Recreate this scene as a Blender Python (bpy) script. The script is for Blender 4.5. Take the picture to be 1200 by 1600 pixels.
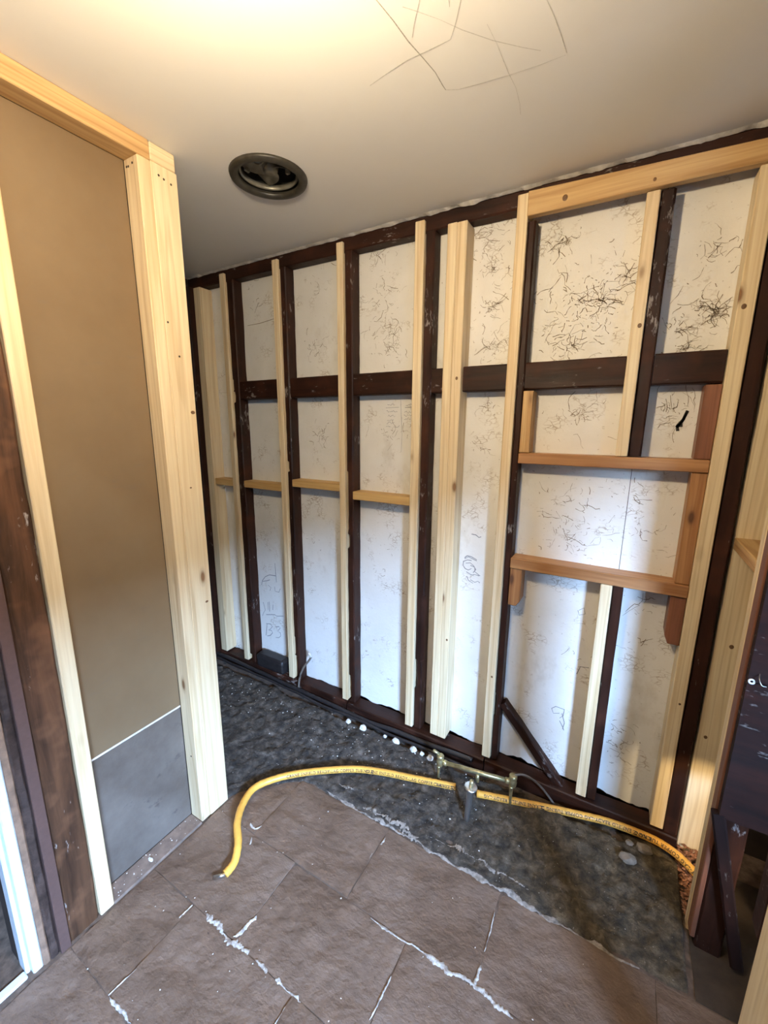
import bpy, bmesh, math, random
from mathutils import Vector, Matrix, noise
for o in list(bpy.data.objects):
    bpy.data.objects.remove(o, do_unlink=True)
SC = bpy.context.scene
COL = SC.collection
R = random.Random(11)

# ---------------------------------------------------------------- camera
CAM_H = 1.58
YAW, PIT, ROL, FPX = -0.52818, -0.20570, 0.00827, 645.3
fw = Vector((math.sin(YAW) * math.cos(PIT), math.cos(YAW) * math.cos(PIT), math.sin(PIT)))
rt = Vector((math.cos(YAW), -math.sin(YAW), 0))
up = rt.cross(fw)
r2 = math.cos(ROL) * rt + math.sin(ROL) * up
u2 = -math.sin(ROL) * rt + math.cos(ROL) * up
cd = bpy.data.cameras.new('camera')
cd.sensor_fit = 'HORIZONTAL'
cd.sensor_width = 36.0
cd.lens = FPX / 1200 * 36.0
cd.clip_start = 0.02
cam = bpy.data.objects.new('camera', cd)
COL.objects.link(cam)
cam.matrix_world = Matrix(((r2.x, u2.x, -fw.x, 0), (r2.y, u2.y, -fw.y, 0), (r2.z, u2.z, -fw.z, CAM_H), (0, 0, 0, 1)))
SC.camera = cam

# ---------------------------------------------------------------- world, exposure
SKY = (0.40, 0.63, 1.0)
SKY_STRENGTH = 640.0
BULB_POWER = 570.0
BULB_COL = (1.0, 0.79, 0.50)
w = bpy.data.worlds.new('sky')
SC.world = w
w.use_nodes = True
bg = w.node_tree.nodes['Background']
wt = w.node_tree
tcw = wt.nodes.new('ShaderNodeTexCoord')
sxw = wt.nodes.new('ShaderNodeSeparateXYZ')
rpw = wt.nodes.new('ShaderNodeValToRGB')
rpw.color_ramp.elements[0].color = (SKY[0] * 1.1, SKY[1] * 1.05, SKY[2], 1)      # paler at the horizon, deeper overhead
rpw.color_ramp.elements[1].color = (SKY[0] * 0.75, SKY[1] * 0.85, SKY[2], 1)
wt.links.new(tcw.outputs['Generated'], sxw.inputs[0])
wt.links.new(sxw.outputs['Z'], rpw.inputs[0])
wt.links.new(rpw.outputs[0], bg.inputs[0])
w.cycles.sampling_method = 'MANUAL'
w.cycles.sample_map_resolution = 256
bg.inputs[1].default_value = SKY_STRENGTH
SC.view_settings.view_transform = 'Standard'
SC.view_settings.look = 'None'
SC.view_settings.exposure = 0.0
SC.view_settings.gamma = 1.0
SC.view_settings.use_curve_mapping = False
# the daylight window in the wall right of and behind the camera
WIN = dict(x=1.60, y0=-1.30, y1=-0.40, z0=1.28, z1=2.02)
pl = bpy.data.lights.new('sky_portal', 'AREA')          # guides sampling of the sky through the window, gives no light of its own
pl.shape = 'RECTANGLE'
pl.size = WIN['z1'] - WIN['z0']
pl.size_y = WIN['y1'] - WIN['y0']
pl.cycles.is_portal = True
po = bpy.data.objects.new('sky_portal', pl)
COL.objects.link(po)
po.location = (WIN['x'] + 0.02, (WIN['y0'] + WIN['y1']) / 2, (WIN['z0'] + WIN['z1']) / 2)
po.rotation_euler = (0, math.radians(90), 0)             # faces -X, into the room

# ---------------------------------------------------------------- material helpers
MATS = {}


class NT:
    def __init__(self, name):
        self.m = bpy.data.materials.new(name)
        self.m.use_nodes = True
        self.t = self.m.node_tree
        self.b = self.t.nodes['Principled BSDF']

    def n(self, kind, **kw):
        nd = self.t.nodes.new(kind)
        for k, v in kw.items():
            if k.startswith('_'):
                setattr(nd, k[1:], v)
            else:
                nd.inputs[k.replace('__', ' ')].default_value = v
        return nd

    def l(self, a, b):
        self.t.links.new(a, b)

    def obj_coords(self, rand=True):
        tc = self.n('ShaderNodeTexCoord')
        if not rand:
            return tc.outputs['Object']
        oi = self.n('ShaderNodeObjectInfo')
        mul = self.n('ShaderNodeMath', _operation='MULTIPLY')
        mul.inputs[1].default_value = 37.0
        self.l(oi.outputs['Random'], mul.inputs[0])
        add = self.n('ShaderNodeVectorMath', _operation='ADD')
        self.l(tc.outputs['Object'], add.inputs[0])
        self.l(mul.outputs[0], add.inputs[1])
        return add.outputs[0]

    def scaled(self, vec, s):
        mp = self.n('ShaderNodeMapping')
        mp.inputs['Scale'].default_value = s
        self.l(vec, mp.inputs['Vector'])
        return mp.outputs[0]

    def noise(self, vec, scale, detail=4, rough=0.55, dist=0.0):
        nd = self.n('ShaderNodeTexNoise')
        nd.inputs['Scale'].default_value = scale
        nd.inputs['Detail'].default_value = detail
        nd.inputs['Roughness'].default_value = rough
        nd.inputs['Distortion'].default_value = dist
        self.l(vec, nd.inputs['Vector'])
        return nd.outputs['Fac']

    def ramp(self, fac, stops):
        rp = self.n('ShaderNodeValToRGB')
        el = rp.color_ramp.elements
        while len(el) < len(stops):
            el.new(0.5)
        for e, (p, c) in zip(el, stops):
            e.position = p
            e.color = (*c, 1) if len(c) == 3 else c
        self.l(fac, rp.inputs[0])
        return rp.outputs[0]

    def mix(self, fac, a, b, mode='MIX'):
        mx = self.n('ShaderNodeMix', _data_type='RGBA', _blend_type=mode)
        if isinstance(fac, (int, float)):
            mx.inputs[0].default_value = fac
        else:
            self.l(fac, mx.inputs[0])
        for v, i in ((a, 6), (b, 7)):
            if isinstance(v, tuple):
                mx.inputs[i].default_value = (*v, 1)
            else:
                self.l(v, mx.inputs[i])
        return mx.outputs[2]

    def bump(self, h, strength, dist):
        bp = self.n('ShaderNodeBump')
        bp.inputs['Strength'].default_value = strength
        bp.inputs['Distance'].default_value = dist
        self.l(h, bp.inputs['Height'])
        self.l(bp.outputs[0], self.b.inputs['Normal'])

    def done(self, col, rough=0.6, metal=0.0, spec=None):
        if isinstance(col, tuple):
            self.b.inputs['Base Color'].default_value = (*col, 1)
        else:
            self.l(col, self.b.inputs['Base Color'])
        if isinstance(rough, (int, float)):
            self.b.inputs['Roughness'].default_value = rough
        else:
            self.l(rough, self.b.inputs['Roughness'])
        self.b.inputs['Metallic'].default_value = metal
        if spec is not None:
            self.b.inputs['Specular IOR Level'].default_value = spec
        return self.m


G = (0.0, 0.0, 0.0)
Wt = (1.0, 1.0, 1.0)


def wood(name, axis, light, dark, knot, rough=0.6, ring=1.0, knots=True):
    """sawn softwood, grain along local axis"""
    t = NT(name)
    v = t.obj_coords()
    s = [34.0, 34.0, 34.0]
    s[axis] = 1.6
    n1 = t.noise(t.scaled(v, s), 1.0, 3, 0.6, 0.6)
    s2 = [140.0, 140.0, 140.0]
    s2[axis] = 3.0
    n2 = t.noise(t.scaled(v, s2), 1.0, 2, 0.5)
    c = t.ramp(n1, [(0.30, dark), (0.47, tuple((a + b) / 2 for a, b in zip(light, dark))), (0.62, light)])
    # growth lines
    wv = t.n('ShaderNodeTexWave', _wave_type='BANDS', _bands_direction='XYZ'[(axis + 1) % 3])
    wv.inputs['Scale'].default_value = 12.0
    wv.inputs['Distortion'].default_value = 10.0
    wv.inputs['Detail'].default_value = 2.0
    wv.inputs['Detail Scale'].default_value = 1.2
    s3 = [1.0, 1.0, 1.0]
    s3[axis] = 0.055
    t.l(t.scaled(v, s3), wv.inputs['Vector'])
    lines = t.ramp(wv.outputs['Fac'], [(0.0, (0.74, 0.66, 0.56)), (0.22, Wt), (1.0, Wt)])
    c = t.mix(min(1.0, 0.5 * ring), c, lines, 'MULTIPLY')
    fine = t.ramp(n2, [(0.3, (0.86, 0.82, 0.76)), (0.6, Wt)])
    c = t.mix(0.6, c, fine, 'MULTIPLY')
    if knots:
        vo = t.n('ShaderNodeTexVoronoi', _feature='F1')
        vo.inputs['Scale'].default_value = 1.0
        s4 = [9.0, 9.0, 9.0]
        s4[axis] = 3.6
        t.l(t.scaled(v, s4), vo.inputs['Vector'])
        k = t.ramp(vo.outputs['Distance'], [(0.0, Wt), (0.05, Wt), (0.10, (0.25, 0.25, 0.25)), (0.16, G)])
        c = t.mix(k, c, knot)
    t.bump(n2, 0.25, 0.002)
    return t.done(c, rough)


PINE = [wood('new_pine_%s' % 'xyz'[a], a, (0.80, 0.665, 0.445), (0.68, 0.51, 0.30), (0.22, 0.11, 0.045)) for a in range(3)]
HEADER = [wood('knotty_pine_%s' % 'xyz'[a], a, (0.62, 0.41, 0.19), (0.42, 0.23, 0.085), (0.13, 0.06, 0.025), ring=1.4) for a in range(3)]
ORANGE = [wood('orange_pine_%s' % 'xyz'[a], a, (0.46, 0.24, 0.10), (0.30, 0.13, 0.05), (0.10, 0.04, 0.02), 0.5, 1.2) for a in range(3)]
RED = [wood('red_brown_wood_%s' % 'xyz'[a], a, (0.26, 0.105, 0.055), (0.14, 0.05, 0.028), (0.05, 0.02, 0.01), 0.5, 1.2) for a in range(3)]
HONEY = [wood('honey_pine_%s' % 'xyz'[a], a, (0.62, 0.40, 0.16), (0.46, 0.27, 0.09), (0.2, 0.1, 0.04), 0.55, 1.0, False) for a in range(3)]


def dark_wood(name, axis, a=(0.038, 0.0125, 0.0065), b=(0.011, 0.0042, 0.003), flecks=0.5, rough=0.42):
    t = NT(name)
    v = t.obj_coords()
    s = [26.0] * 3
    s[axis] = 2.2
    n1 = t.noise(t.scaled(v, s), 1.0, 5, 0.6, 0.4)
    c = t.ramp(n1, [(0.3, b), (0.7, a)])
    n2 = t.noise(v, 7.0, 3, 0.6)
    c = t.mix(t.ramp(n2, [(0.52, G), (0.75, (0.5, 0.5, 0.5))]), c, tuple(x * 2.4 for x in a))
    s5 = [75.0] * 3
    s5[axis] = 26.0
    n3 = t.noise(t.scaled(v, s5), 1.0, 3, 0.6)
    m3 = t.noise(v, 4.5, 2, 0.5)
    mm = t.n('ShaderNodeMath', _operation='MULTIPLY')
    t.l(n3, mm.inputs[0])
    t.l(m3, mm.inputs[1])
    fl = t.ramp(mm.outputs[0], [(0.375, G), (0.45, (flecks,) * 3)])
    c = t.mix(fl, c, (0.42, 0.38, 0.36))
    t.bump(n1, 0.5, 0.003)
    rr = t.ramp(n2, [(0.3, (rough,) * 3), (0.7, (rough + 0.25,) * 3)])
    return t.done(c, rr, spec=0.22)


DARK = [dark_wood('old_dark_timber_%s' % 'xyz'[a], a) for a in range(3)]
DOORPOST = dark_wood('old_door_post_wood', 2, (0.13, 0.06, 0.03), (0.022, 0.011, 0.007), 0.95, 0.42)
BROWNBOARD = dark_wood('dark_red_board', 0, (0.022, 0.0065, 0.0045), (0.007, 0.0028, 0.0025), 0.3, 0.7)


def plain(name, col, rough=0.6, metal=0.0, nscale=30.0, var=0.25, bump=0.15, bdist=0.002, spec=None):
    t = NT(name)
    v = t.obj_coords()
    n1 = t.noise(v, nscale, 4, 0.6)
    c = t.ramp(n1, [(0.3, tuple(x * (1 - var) for x in col)), (0.7, tuple(min(1, x * (1 + var * 0.6)) for x in col))])
    t.bump(n1, bump, bdist)
    return t.done(c, rough, metal, spec)


def white_panel():
    t = NT('old_white_paint')
    v = t.obj_coords(False)
    n0 = t.noise(v, 2.3, 4, 0.6)
    c = t.ramp(n0, [(0.3, (0.71, 0.69, 0.65)), (0.55, (0.80, 0.785, 0.755)), (0.8, (0.75, 0.73, 0.69))])
    # fine cracked flakes
    vo = t.n('ShaderNodeTexVoronoi', _feature='DISTANCE_TO_EDGE')
    vo.inputs['Scale'].default_value = 1.0
    wn = t.n('ShaderNodeTexNoise')
    wn.inputs['Scale'].default_value = 30.0
    t.l(v, wn.inputs['Vector'])
    wa = t.n('ShaderNodeVectorMath', _operation='SCALE')
    wa.inputs['Scale'].default_value = 0.025
    t.l(wn.outputs['Color'], wa.inputs[0])
    ad = t.n('ShaderNodeVectorMath', _operation='ADD')
    t.l(v, ad.inputs[0])
    t.l(wa.outputs[0], ad.inputs[1])
    t.l(t.scaled(ad.outputs[0], (38.0, 60.0, 75.0)), vo.inputs['Vector'])
    ln = t.ramp(vo.outputs['Distance'], [(0.0, Wt), (0.05, (0.4, 0.4, 0.4)), (0.10, G)])
    gate = t.ramp(t.noise(v, 9.0, 4, 0.65), [(0.56, G), (0.66, Wt)])
    mk = t.mix(1.0, ln, gate, 'MULTIPLY')
    c = t.mix(mk, c, (0.40, 0.33, 0.26))
    sp = t.ramp(t.noise(v, 95.0, 2, 0.5), [(0.70, G), (0.76, (0.55, 0.55, 0.55))])
    c = t.mix(sp, c, (0.33, 0.28, 0.22))
    # grime towards ragged patches
    gr = t.ramp(t.noise(t.scaled(v, (5.0, 5.0, 3.0)), 1.0, 5, 0.7), [(0.60, G), (0.78, (0.45, 0.45, 0.45))])
    c = t.mix(gr, c, (0.42, 0.36, 0.27))
    hb = t.noise(t.scaled(v, (60.0, 60.0, 45.0)), 1.0, 5, 0.65)
    t.bump(hb, 0.35, 0.004)
    return t.done(c, 0.55)


PANEL = white_panel()


def gypsum():
    t = NT('grey_wall_board')
    v = t.obj_coords(False)
    n0 = t.noise(v, 3.0, 5, 0.6)
    c = t.ramp(n0, [(0.3, (0.165, 0.106, 0.053)), (0.7, (0.195, 0.132, 0.071))])
    st = t.ramp(t.noise(t.scaled(v, (3.0, 6.0, 26.0)), 1.0, 4, 0.7), [(0.60, G), (0.72, (0.35, 0.35, 0.35))])
    c = t.mix(st, c, (0.15, 0.11, 0.075))
    return t.done(c, 0.75)


BOARD = gypsum()


def dirty_board():
    t = NT('stained_wall_board')
    v = t.obj_coords(False)
    n0 = t.noise(v, 4.0, 6, 0.65)
    c = t.ramp(n0, [(0.3, (0.085, 0.064, 0.050)), (0.7, (0.165, 0.138, 0.116))])
    st = t.ramp(t.noise(t.scaled(v, (5, 10.0, 16.0)), 1.0, 5, 0.7), [(0.62, G), (0.70, (0.7, 0.7, 0.7))])
    c = t.mix(st, c, (0.06, 0.05, 0.045))
    return t.done(c, 0.75)


BOARD2 = dirty_board()


def ceiling_paint():
    t = NT('ceiling_paint')
    v = t.obj_coords(False)
    n0 = t.noise(v, 1.7, 4, 0.55)
    c = t.ramp(n0, [(0.3, (0.78, 0.765, 0.74)), (0.7, (0.835, 0.82, 0.795))])
    sm = t.ramp(t.noise(v, 3.4, 3, 0.6), [(0.62, G), (0.8, (0.25, 0.25, 0.25))])
    c = t.mix(sm, c, (0.60, 0.56, 0.51))
    t.bump(t.noise(v, 120.0, 2, 0.5), 0.05, 0.001)
    return t.done(c, 0.7)


CEIL = ceiling_paint()


def flag_mat():
    t = NT('riven_sandstone')
    v = t.obj_coords()
    n0 = t.noise(v, 3.2, 5, 0.6)
    c = t.ramp(n0, [(0.28, (0.110, 0.068, 0.046)), (0.5, (0.160, 0.104, 0.074)), (0.75, (0.205, 0.142, 0.106))])
    n1 = t.noise(v, 16.0, 8, 0.68, 0.0)
    c = t.mix(0.5, c, t.ramp(n1, [(0.3, (0.55, 0.52, 0.50)), (0.65, (1.15, 1.14, 1.12))]), 'MULTIPLY')
    pits = t.ramp(t.noise(v, 60.0, 3, 0.6), [(0.24, Wt), (0.31, G)])
    c = t.mix(pits, c, (0.07, 0.045, 0.035))
    n2 = t.noise(t.scaled(v, (8.0, 11.0, 8.0)), 1.0, 9, 0.60, 0.0)
    t.bump(n2, 0.9, 0.026)
    rr = t.ramp(n0, [(0.3, (0.42,) * 3), (0.7, (0.62,) * 3)])
    return t.done(c, rr)


FLAG = flag_mat()


def dirt_mat():
    t = NT('dark_earth')
    v = t.obj_coords(False)
    n0 = t.noise(v, 2.6, 6, 0.7)
    n1 = t.noise(v, 26.0, 6, 0.7, 0.4)
    sx = t.n('ShaderNodeSeparateXYZ')
    t.l(v, sx.inputs[0])
    mr = t.n('ShaderNodeMapRange')
    mr.inputs['From Min'].default_value = -0.55
    mr.inputs['From Max'].default_value = 0.05
    t.l(sx.outputs['X'], mr.inputs['Value'])
    ad = t.n('ShaderNodeMath', _operation='MULTIPLY_ADD')
    ad.inputs[1].default_value = 0.8
    ad.inputs[2].default_value = -0.4
    t.l(n0, ad.inputs[0])
    ad2 = t.n('ShaderNodeMath', _operation='ADD', _use_clamp=True)
    t.l(mr.outputs[0], ad2.inputs[0])
    t.l(ad.outputs[0], ad2.inputs[1])
    black = t.ramp(n1, [(0.34, (0.012, 0.010, 0.009)), (0.52, (0.052, 0.041, 0.033)), (0.70, (0.135, 0.110, 0.090))])
    brown = t.ramp(n1, [(0.34, (0.020, 0.014, 0.008)), (0.52, (0.075, 0.054, 0.031)), (0.70, (0.17, 0.130, 0.080))])
    c = t.mix(ad2.outputs[0], black, brown)
    # dusty pale bloom in ragged patches
    pb = t.ramp(t.noise(t.scaled(v, (7.0, 12.0, 7.0)), 1.0, 6, 0.72), [(0.58, G), (0.72, (0.45,) * 3)])
    c = t.mix(pb, c, (0.27, 0.235, 0.205))
    sp = t.ramp(t.noise(v, 150.0, 2, 0.5), [(0.73, G), (0.76, Wt)])
    c = t.mix(sp, c, (0.5, 0.46, 0.42))
    t.bump(t.noise(v, 55.0, 7, 0.7), 0.8, 0.012)
    return t.done(c, 0.8)


DIRT = dirt_mat()


def mortar_mat():
    t = NT('white_mortar')
    v = t.obj_coords(False)
    n1 = t.noise(v, 45.0, 5, 0.7)
    c = t.ramp(n1, [(0.36, (0.20, 0.15, 0.12)), (0.5, (0.44, 0.40, 0.36)), (0.64, (0.66, 0.63, 0.59))])
    t.bump(n1, 0.6, 0.006)
    return t.done(c, 0.85)


MORTAR = mortar_mat()


def moss_mat():
    t = NT('mossy_ground')
    v = t.obj_coords(False)
    n1 = t.noise(v, 9.0, 6, 0.7)
    c = t.ramp(n1, [(0.35, (0.10, 0.10, 0.06)), (0.5, (0.34, 0.35, 0.22)), (0.62, (0.72, 0.72, 0.64))])
    t.bump(n1, 0.8, 0.02)
    return t.done(c, 0.9)


MOSS = moss_mat()
SUBFLOOR = plain('packed_earth', (0.12, 0.082, 0.060), 0.9, 0, 40, 0.5, 0.5, 0.006)
WALLP = plain('old_plaster', (0.10, 0.085, 0.07), 0.85, 0, 8, 0.25)
WALLDARK = plain('dark_old_boards', (0.030, 0.018, 0.013), 0.7, 0, 12, 0.4)
VOID = plain('black_gap_shade', (0.012, 0.011, 0.012), 0.8, 0, 20, 0.3)  # flat black that paints the darkness of the right-hand gap
BROWNSTRIP = plain('brown_painted_strip', (0.105, 0.058, 0.048), 0.5, 0, 60, 0.12, 0.05)
FILLET = plain('bare_brown_fillet', (0.24, 0.145, 0.095), 0.7, 0, 35, 0.35)
UPVC = plain('pale_frame_paint', (0.70, 0.76, 0.80), 0.35, 0, 40, 0.10, 0.05)
LEDGE = plain('dusty_sole_plate', (0.20, 0.145, 0.115), 0.85, 0, 28, 0.35, 0.4, 0.004)
LINER = plain('rough_dark_liner', (0.065, 0.042, 0.035), 0.35, 0, 22, 0.6, 0.8, 0.008)
YELLOW = plain('yellow_lagging', (0.80, 0.42, 0.075), 0.42, 0, 55, 0.14, 0.25, 0.002)
BLACKINK = plain('black_print', (0.02, 0.018, 0.018), 0.6, 0, 50, 0.1, 0)
COPPERBRIGHT = plain('tinned_copper_end', (0.62, 0.56, 0.50), 0.3, 1.0, 60, 0.3)
BRASS = plain('dull_brass', (0.46, 0.39, 0.21), 0.38, 0.75, 45, 0.35, 0.3, 0.002)
CHROME = plain('chrome', (0.88, 0.90, 0.93), 0.30, 1.0, 20, 0.05, 0.02)
BLACKCABLE = plain('black_cable_sheath', (0.022, 0.018, 0.018), 0.45, 0, 40, 0.4, 0.3)
GREYCABLE = plain('grey_cable_sheath', (0.15, 0.125, 0.105), 0.5, 0, 40, 0.2, 0.1)
CHIP = plain('white_plaster_lump', (0.72, 0.69, 0.65), 0.9, 0, 35, 0.25, 0.6, 0.004)
STONE = plain('brown_stone', (0.24, 0.20, 0.16), 0.85, 0, 35, 0.35, 0.6, 0.004)
SCREW = plain('dark_screw', (0.06, 0.045, 0.035), 0.5, 0.6, 90, 0.2)
PENCIL = plain('pencil_line', (0.40, 0.375, 0.34), 0.7, 0, 200, 0.4, 0)
SCRATCH = plain('dark_scratch', (0.24, 0.185, 0.13), 0.8, 0, 120, 0.5, 0)
PEN = plain('blue_grey_pen', (0.22, 0.22, 0.25), 0.7, 0, 160, 0.4, 0)
VENTRIM = plain('dark_vent_plastic', (0.040, 0.035, 0.026), 0.42, 0, 40, 0.45, 0.2)
VENTIN = plain('grey_vent_metal', (0.26, 0.245, 0.20), 0.4, 0.5, 30, 0.35, 0.2)
RUBBLE = plain('copper_brown_chips', (0.30, 0.13, 0.07), 0.45, 0.2, 60, 0.5, 0.3)
WHITERING = plain('white_washer', (0.75, 0.80, 0.85), 0.4, 0, 60, 0.1, 0)
GLASSB = NT('lit_bulb')
GLASSB.b.inputs['Emission Color'].default_value = (*BULB_COL, 1)
GLASSB.b.inputs['Emission Strength'].default_value = BULB_POWER
GLASSB.b.inputs['Base Color'].default_value = (0.9, 0.9, 0.9, 1)
BULBM = GLASSB.m

# ---------------------------------------------------------------- object helpers


def link(name, me, mat, parent=None, loc=None):
    o = bpy.data.objects.new(name, me)
    COL.objects.link(o)
    if mat is not None:
        me.materials.clear()
        me.materials.append(mat)
    if loc is not None:
        o.location = loc
    if parent is not None:
        o.parent = parent
        o.matrix_parent_inverse = Matrix.Translation(-Vector(parent.location))
    return o


def tag(o, label=None, cat=None, group=None, kind=None):
    if label:
        o['label'] = label
    if cat:
        o['category'] = cat
    if group:
        o['group'] = group
    if kind:
        o['kind'] = kind
    return o


def empty(name, loc):
    o = bpy.data.objects.new(name, None)
    o.empty_display_size = 0.05
    COL.objects.link(o)
    o.location = loc
    return o


def mesh(name, vs, fs, smooth=False):
    me = bpy.data.meshes.new(name)
    me.from_pydata([tuple(v) for v in vs], [], fs)
    if smooth:
        for p in me.polygons:
            p.use_smooth = True
    me.update()
    return me


def box_mesh(name, lo, hi, bev=0.002, origin=None, seg=1):
    lo, hi = Vector(lo), Vector(hi)
    c = Vector(origin) if origin is not None else (lo + hi) / 2
    bm = bmesh.new()
    vs = [bm.verts.new((x, y, z)) for x in (lo.x, hi.x) for y in (lo.y, hi.y) for z in (lo.z, hi.z)]
    for f in ((0, 1, 3, 2), (4, 6, 7, 5), (0, 4, 5, 1), (2, 3, 7, 6), (0, 2, 6, 4), (1, 5, 7, 3)):
        bm.faces.new([vs[i] for i in f])
    bmesh.ops.translate(bm, verts=bm.verts, vec=-c)
    if bev:
        bmesh.ops.bevel(bm, geom=list(bm.edges), offset=bev, segments=seg, affect='EDGES', profile=0.5)
    bmesh.ops.recalc_face_normals(bm, faces=bm.faces)
    me = bpy.data.meshes.new(name)
    bm.to_mesh(me)
    bm.free()
    return me, c


def box(name, lo, hi, mat, parent=None, bev=0.002):
    me, c = box_mesh(name, lo, hi, bev)
    return link(name, me, mat, parent, c)


def timber(name, x, y, z, mats, axis=2, parent=None, bev=0.0025, cut=None, slope=None, tongue=None):
    """sawn timber; cut=(dx,dz): lower left corner sawn off; slope: end height drop along x; tongue=(y_back, z_from): thinned top"""
    lo, hi = Vector((x[0], y[0], z[0])), Vector((x[1], y[1], z[1]))
    if tongue:
        yb, zt = tongue
        prof = [(lo.y, lo.z), (hi.y, lo.z), (hi.y, zt), (yb, zt), (yb, hi.z), (lo.y, hi.z)]
        bm = bmesh.new()
        a = [bm.verts.new((lo.x, p[0], p[1])) for p in prof]
        b = [bm.verts.new((hi.x, p[0], p[1])) for p in prof]
        n = len(prof)
        bm.faces.new(a)
        bm.faces.new(b[::-1])
        for i in range(n):
            bm.faces.new((a[i], b[i], b[(i + 1) % n], a[(i + 1) % n]))
    elif cut:
        dx, dz = cut
        sgn = 1
        prof = [(lo.x + abs(dx), lo.z), (hi.x, lo.z), (hi.x, hi.z), (lo.x, hi.z), (lo.x, lo.z + dz)] if dx > 0 else \
               [(lo.x, lo.z), (hi.x + dx, lo.z), (hi.x, lo.z + dz), (hi.x, hi.z), (lo.x, hi.z)]
        bm = bmesh.new()
        a = [bm.verts.new((p[0], lo.y, p[1])) for p in prof]
        b = [bm.verts.new((p[0], hi.y, p[1])) for p in prof]
        n = len(prof)
        bm.faces.new(a)
        bm.faces.new(b[::-1])
        for i in range(n):
            bm.faces.new((a[i], b[i], b[(i + 1) % n], a[(i + 1) % n]))
    else:
        bm = bmesh.new()
        vs = [bm.verts.new((xx, yy, zz)) for xx in (lo.x, hi.x) for yy in (lo.y, hi.y) for zz in (lo.z, hi.z)]
        for f in ((0, 1, 3, 2), (4, 6, 7, 5), (0, 4, 5, 1), (2, 3, 7, 6), (0, 2, 6, 4), (1, 5, 7, 3)):
            bm.faces.new([vs[i] for i in f])
        if slope:
            for i in (5, 7):
                vs[i].co.z -= slope[1]
            for i in (4, 6):
                vs[i].co.z -= slope[0]
    c = Vector(((lo.x + hi.x) / 2, (lo.y + hi.y) / 2, lo.z))
    bmesh.ops.translate(bm, verts=bm.verts, vec=-c)
    bmesh.ops.bevel(bm, geom=list(bm.edges), offset=bev, segments=1, affect='EDGES', profile=0.5)
    bmesh.ops.recalc_face_normals(bm, faces=bm.faces)
    me = bpy.data.meshes.new(name)
    bm.to_mesh(me)
    bm.free()
    return link(name, me, mats[axis], parent, c)


def rough(name, x, y, z, mat, axis=2, parent=None, jit=0.0018, step=0.035, notches=(), seed=0):
    """old hewn timber: lofted along axis with worn, uneven arrises; notches: (from, to, corner, du, dv)"""
    rr = random.Random(seed + int(abs(x[0]) * 1000) + int(z[0] * 100))
    rng = [x, y, z]
    L0, L1 = rng[axis]
    ua, va = [a for a in range(3) if a != axis]
    (u0, u1), (v0, v1) = rng[ua], rng[va]
    n = max(3, int((L1 - L0) / step))
    ts = set(L0 + (L1 - L0) * i / n for i in range(n + 1))
    for nt in notches:
        for e in (nt[0], nt[0] + 0.006, nt[1] - 0.004, nt[1]):
            if L0 < e < L1:
                ts.add(e)
    ts = sorted(ts)
    ch = min(0.004, (u1 - u0) * 0.15, (v1 - v0) * 0.15)
    c = Vector([(a[0] + a[1]) / 2 for a in rng])
    base = [(u0, v0), (u1, v0), (u1, v1), (u0, v1)]
    vs, fs = [], []
    off = rr.uniform(0, 50)
    for t in ts:
        ring = []
        for ci, (u, v) in enumerate(base):
            su = 1 if u == u0 else -1
            sv = 1 if v == v0 else -1
            cut = ch + abs(noise.noise(Vector((t * 9 + off, ci * 7.3, 0)))) * 0.005
            nu = noise.noise(Vector((t * 6 + off, ci * 3.1, 5))) * jit
            nv = noise.noise(Vector((t * 6 + off, ci * 3.1, 9))) * jit
            du = dv = 0.0
            for (a, b, cc, ddu, ddv) in notches:
                if cc == ci and a <= t <= b:
                    e = min((t - a) / 0.006, (b - t) / 0.004, 1.0)
                    w_ = max(0.0, e) * (0.75 + 0.5 * abs(noise.noise(Vector((t * 40, 3, off)))))
                    du, dv = ddu * w_, ddv * w_
            p1 = (u + nu + su * (cut + du), v + nv)
            p2 = (u + nu, v + nv + sv * (cut + dv))
            # keep order around the section
            ring += [p2, p1] if ci in (0, 2) else [p1, p2]
        for (uu, vv) in ring:
            p = [0, 0, 0]
            p[axis], p[ua], p[va] = t, uu, vv
            vs.append(Vector(p) - c)
    m = 8
    for i in range(len(ts) - 1):
        for k in range(m):
            k2 = (k + 1) % m
            fs.append((i * m + k, i * m + k2, (i + 1) * m + k2, (i + 1) * m + k))
    fs.append(tuple(range(m))[::-1])
    fs.append(tuple((len(ts) - 1) * m + k for k in range(m)))
    me = mesh(name, vs, fs)
    bm = bmesh.new()
    bm.from_mesh(me)
    bmesh.ops.recalc_face_normals(bm, faces=bm.faces)
    bm.to_mesh(me)
    bm.free()
    return link(name, me, mat, parent, c)


def smooth_path(pts, per=10):
    P = [Vector(p) for p in pts]
    out = []
    for i in range(len(P) - 1):
        p0 = P[max(i - 1, 0)]
        p1, p2 = P[i], P[i + 1]
        p3 = P[min(i + 2, len(P) - 1)]
        for k in range(per):
            t = k / per
            out.append(0.5 * ((2 * p1) + (p2 - p0) * t + (2 * p0 - 5 * p1 + 4 * p2 - p3) * t * t + (3 * p1 - p0 - 3 * p2 + p3) * t ** 3))
    out.append(P[-1])
    return out


def frames(path):
    fr = []
    for i, p in enumerate(path):
        t = (path[min(i + 1, len(path) - 1)] - path[max(i - 1, 0)]).normalized()
        ref = Vector((0, 0, 1)) if abs(t.z) < 0.95 else Vector((1, 0, 0))
        s = t.cross(ref).normalized()
        u = s.cross(t).normalized()
        fr.append((p, t, s, u))
    return fr


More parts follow.
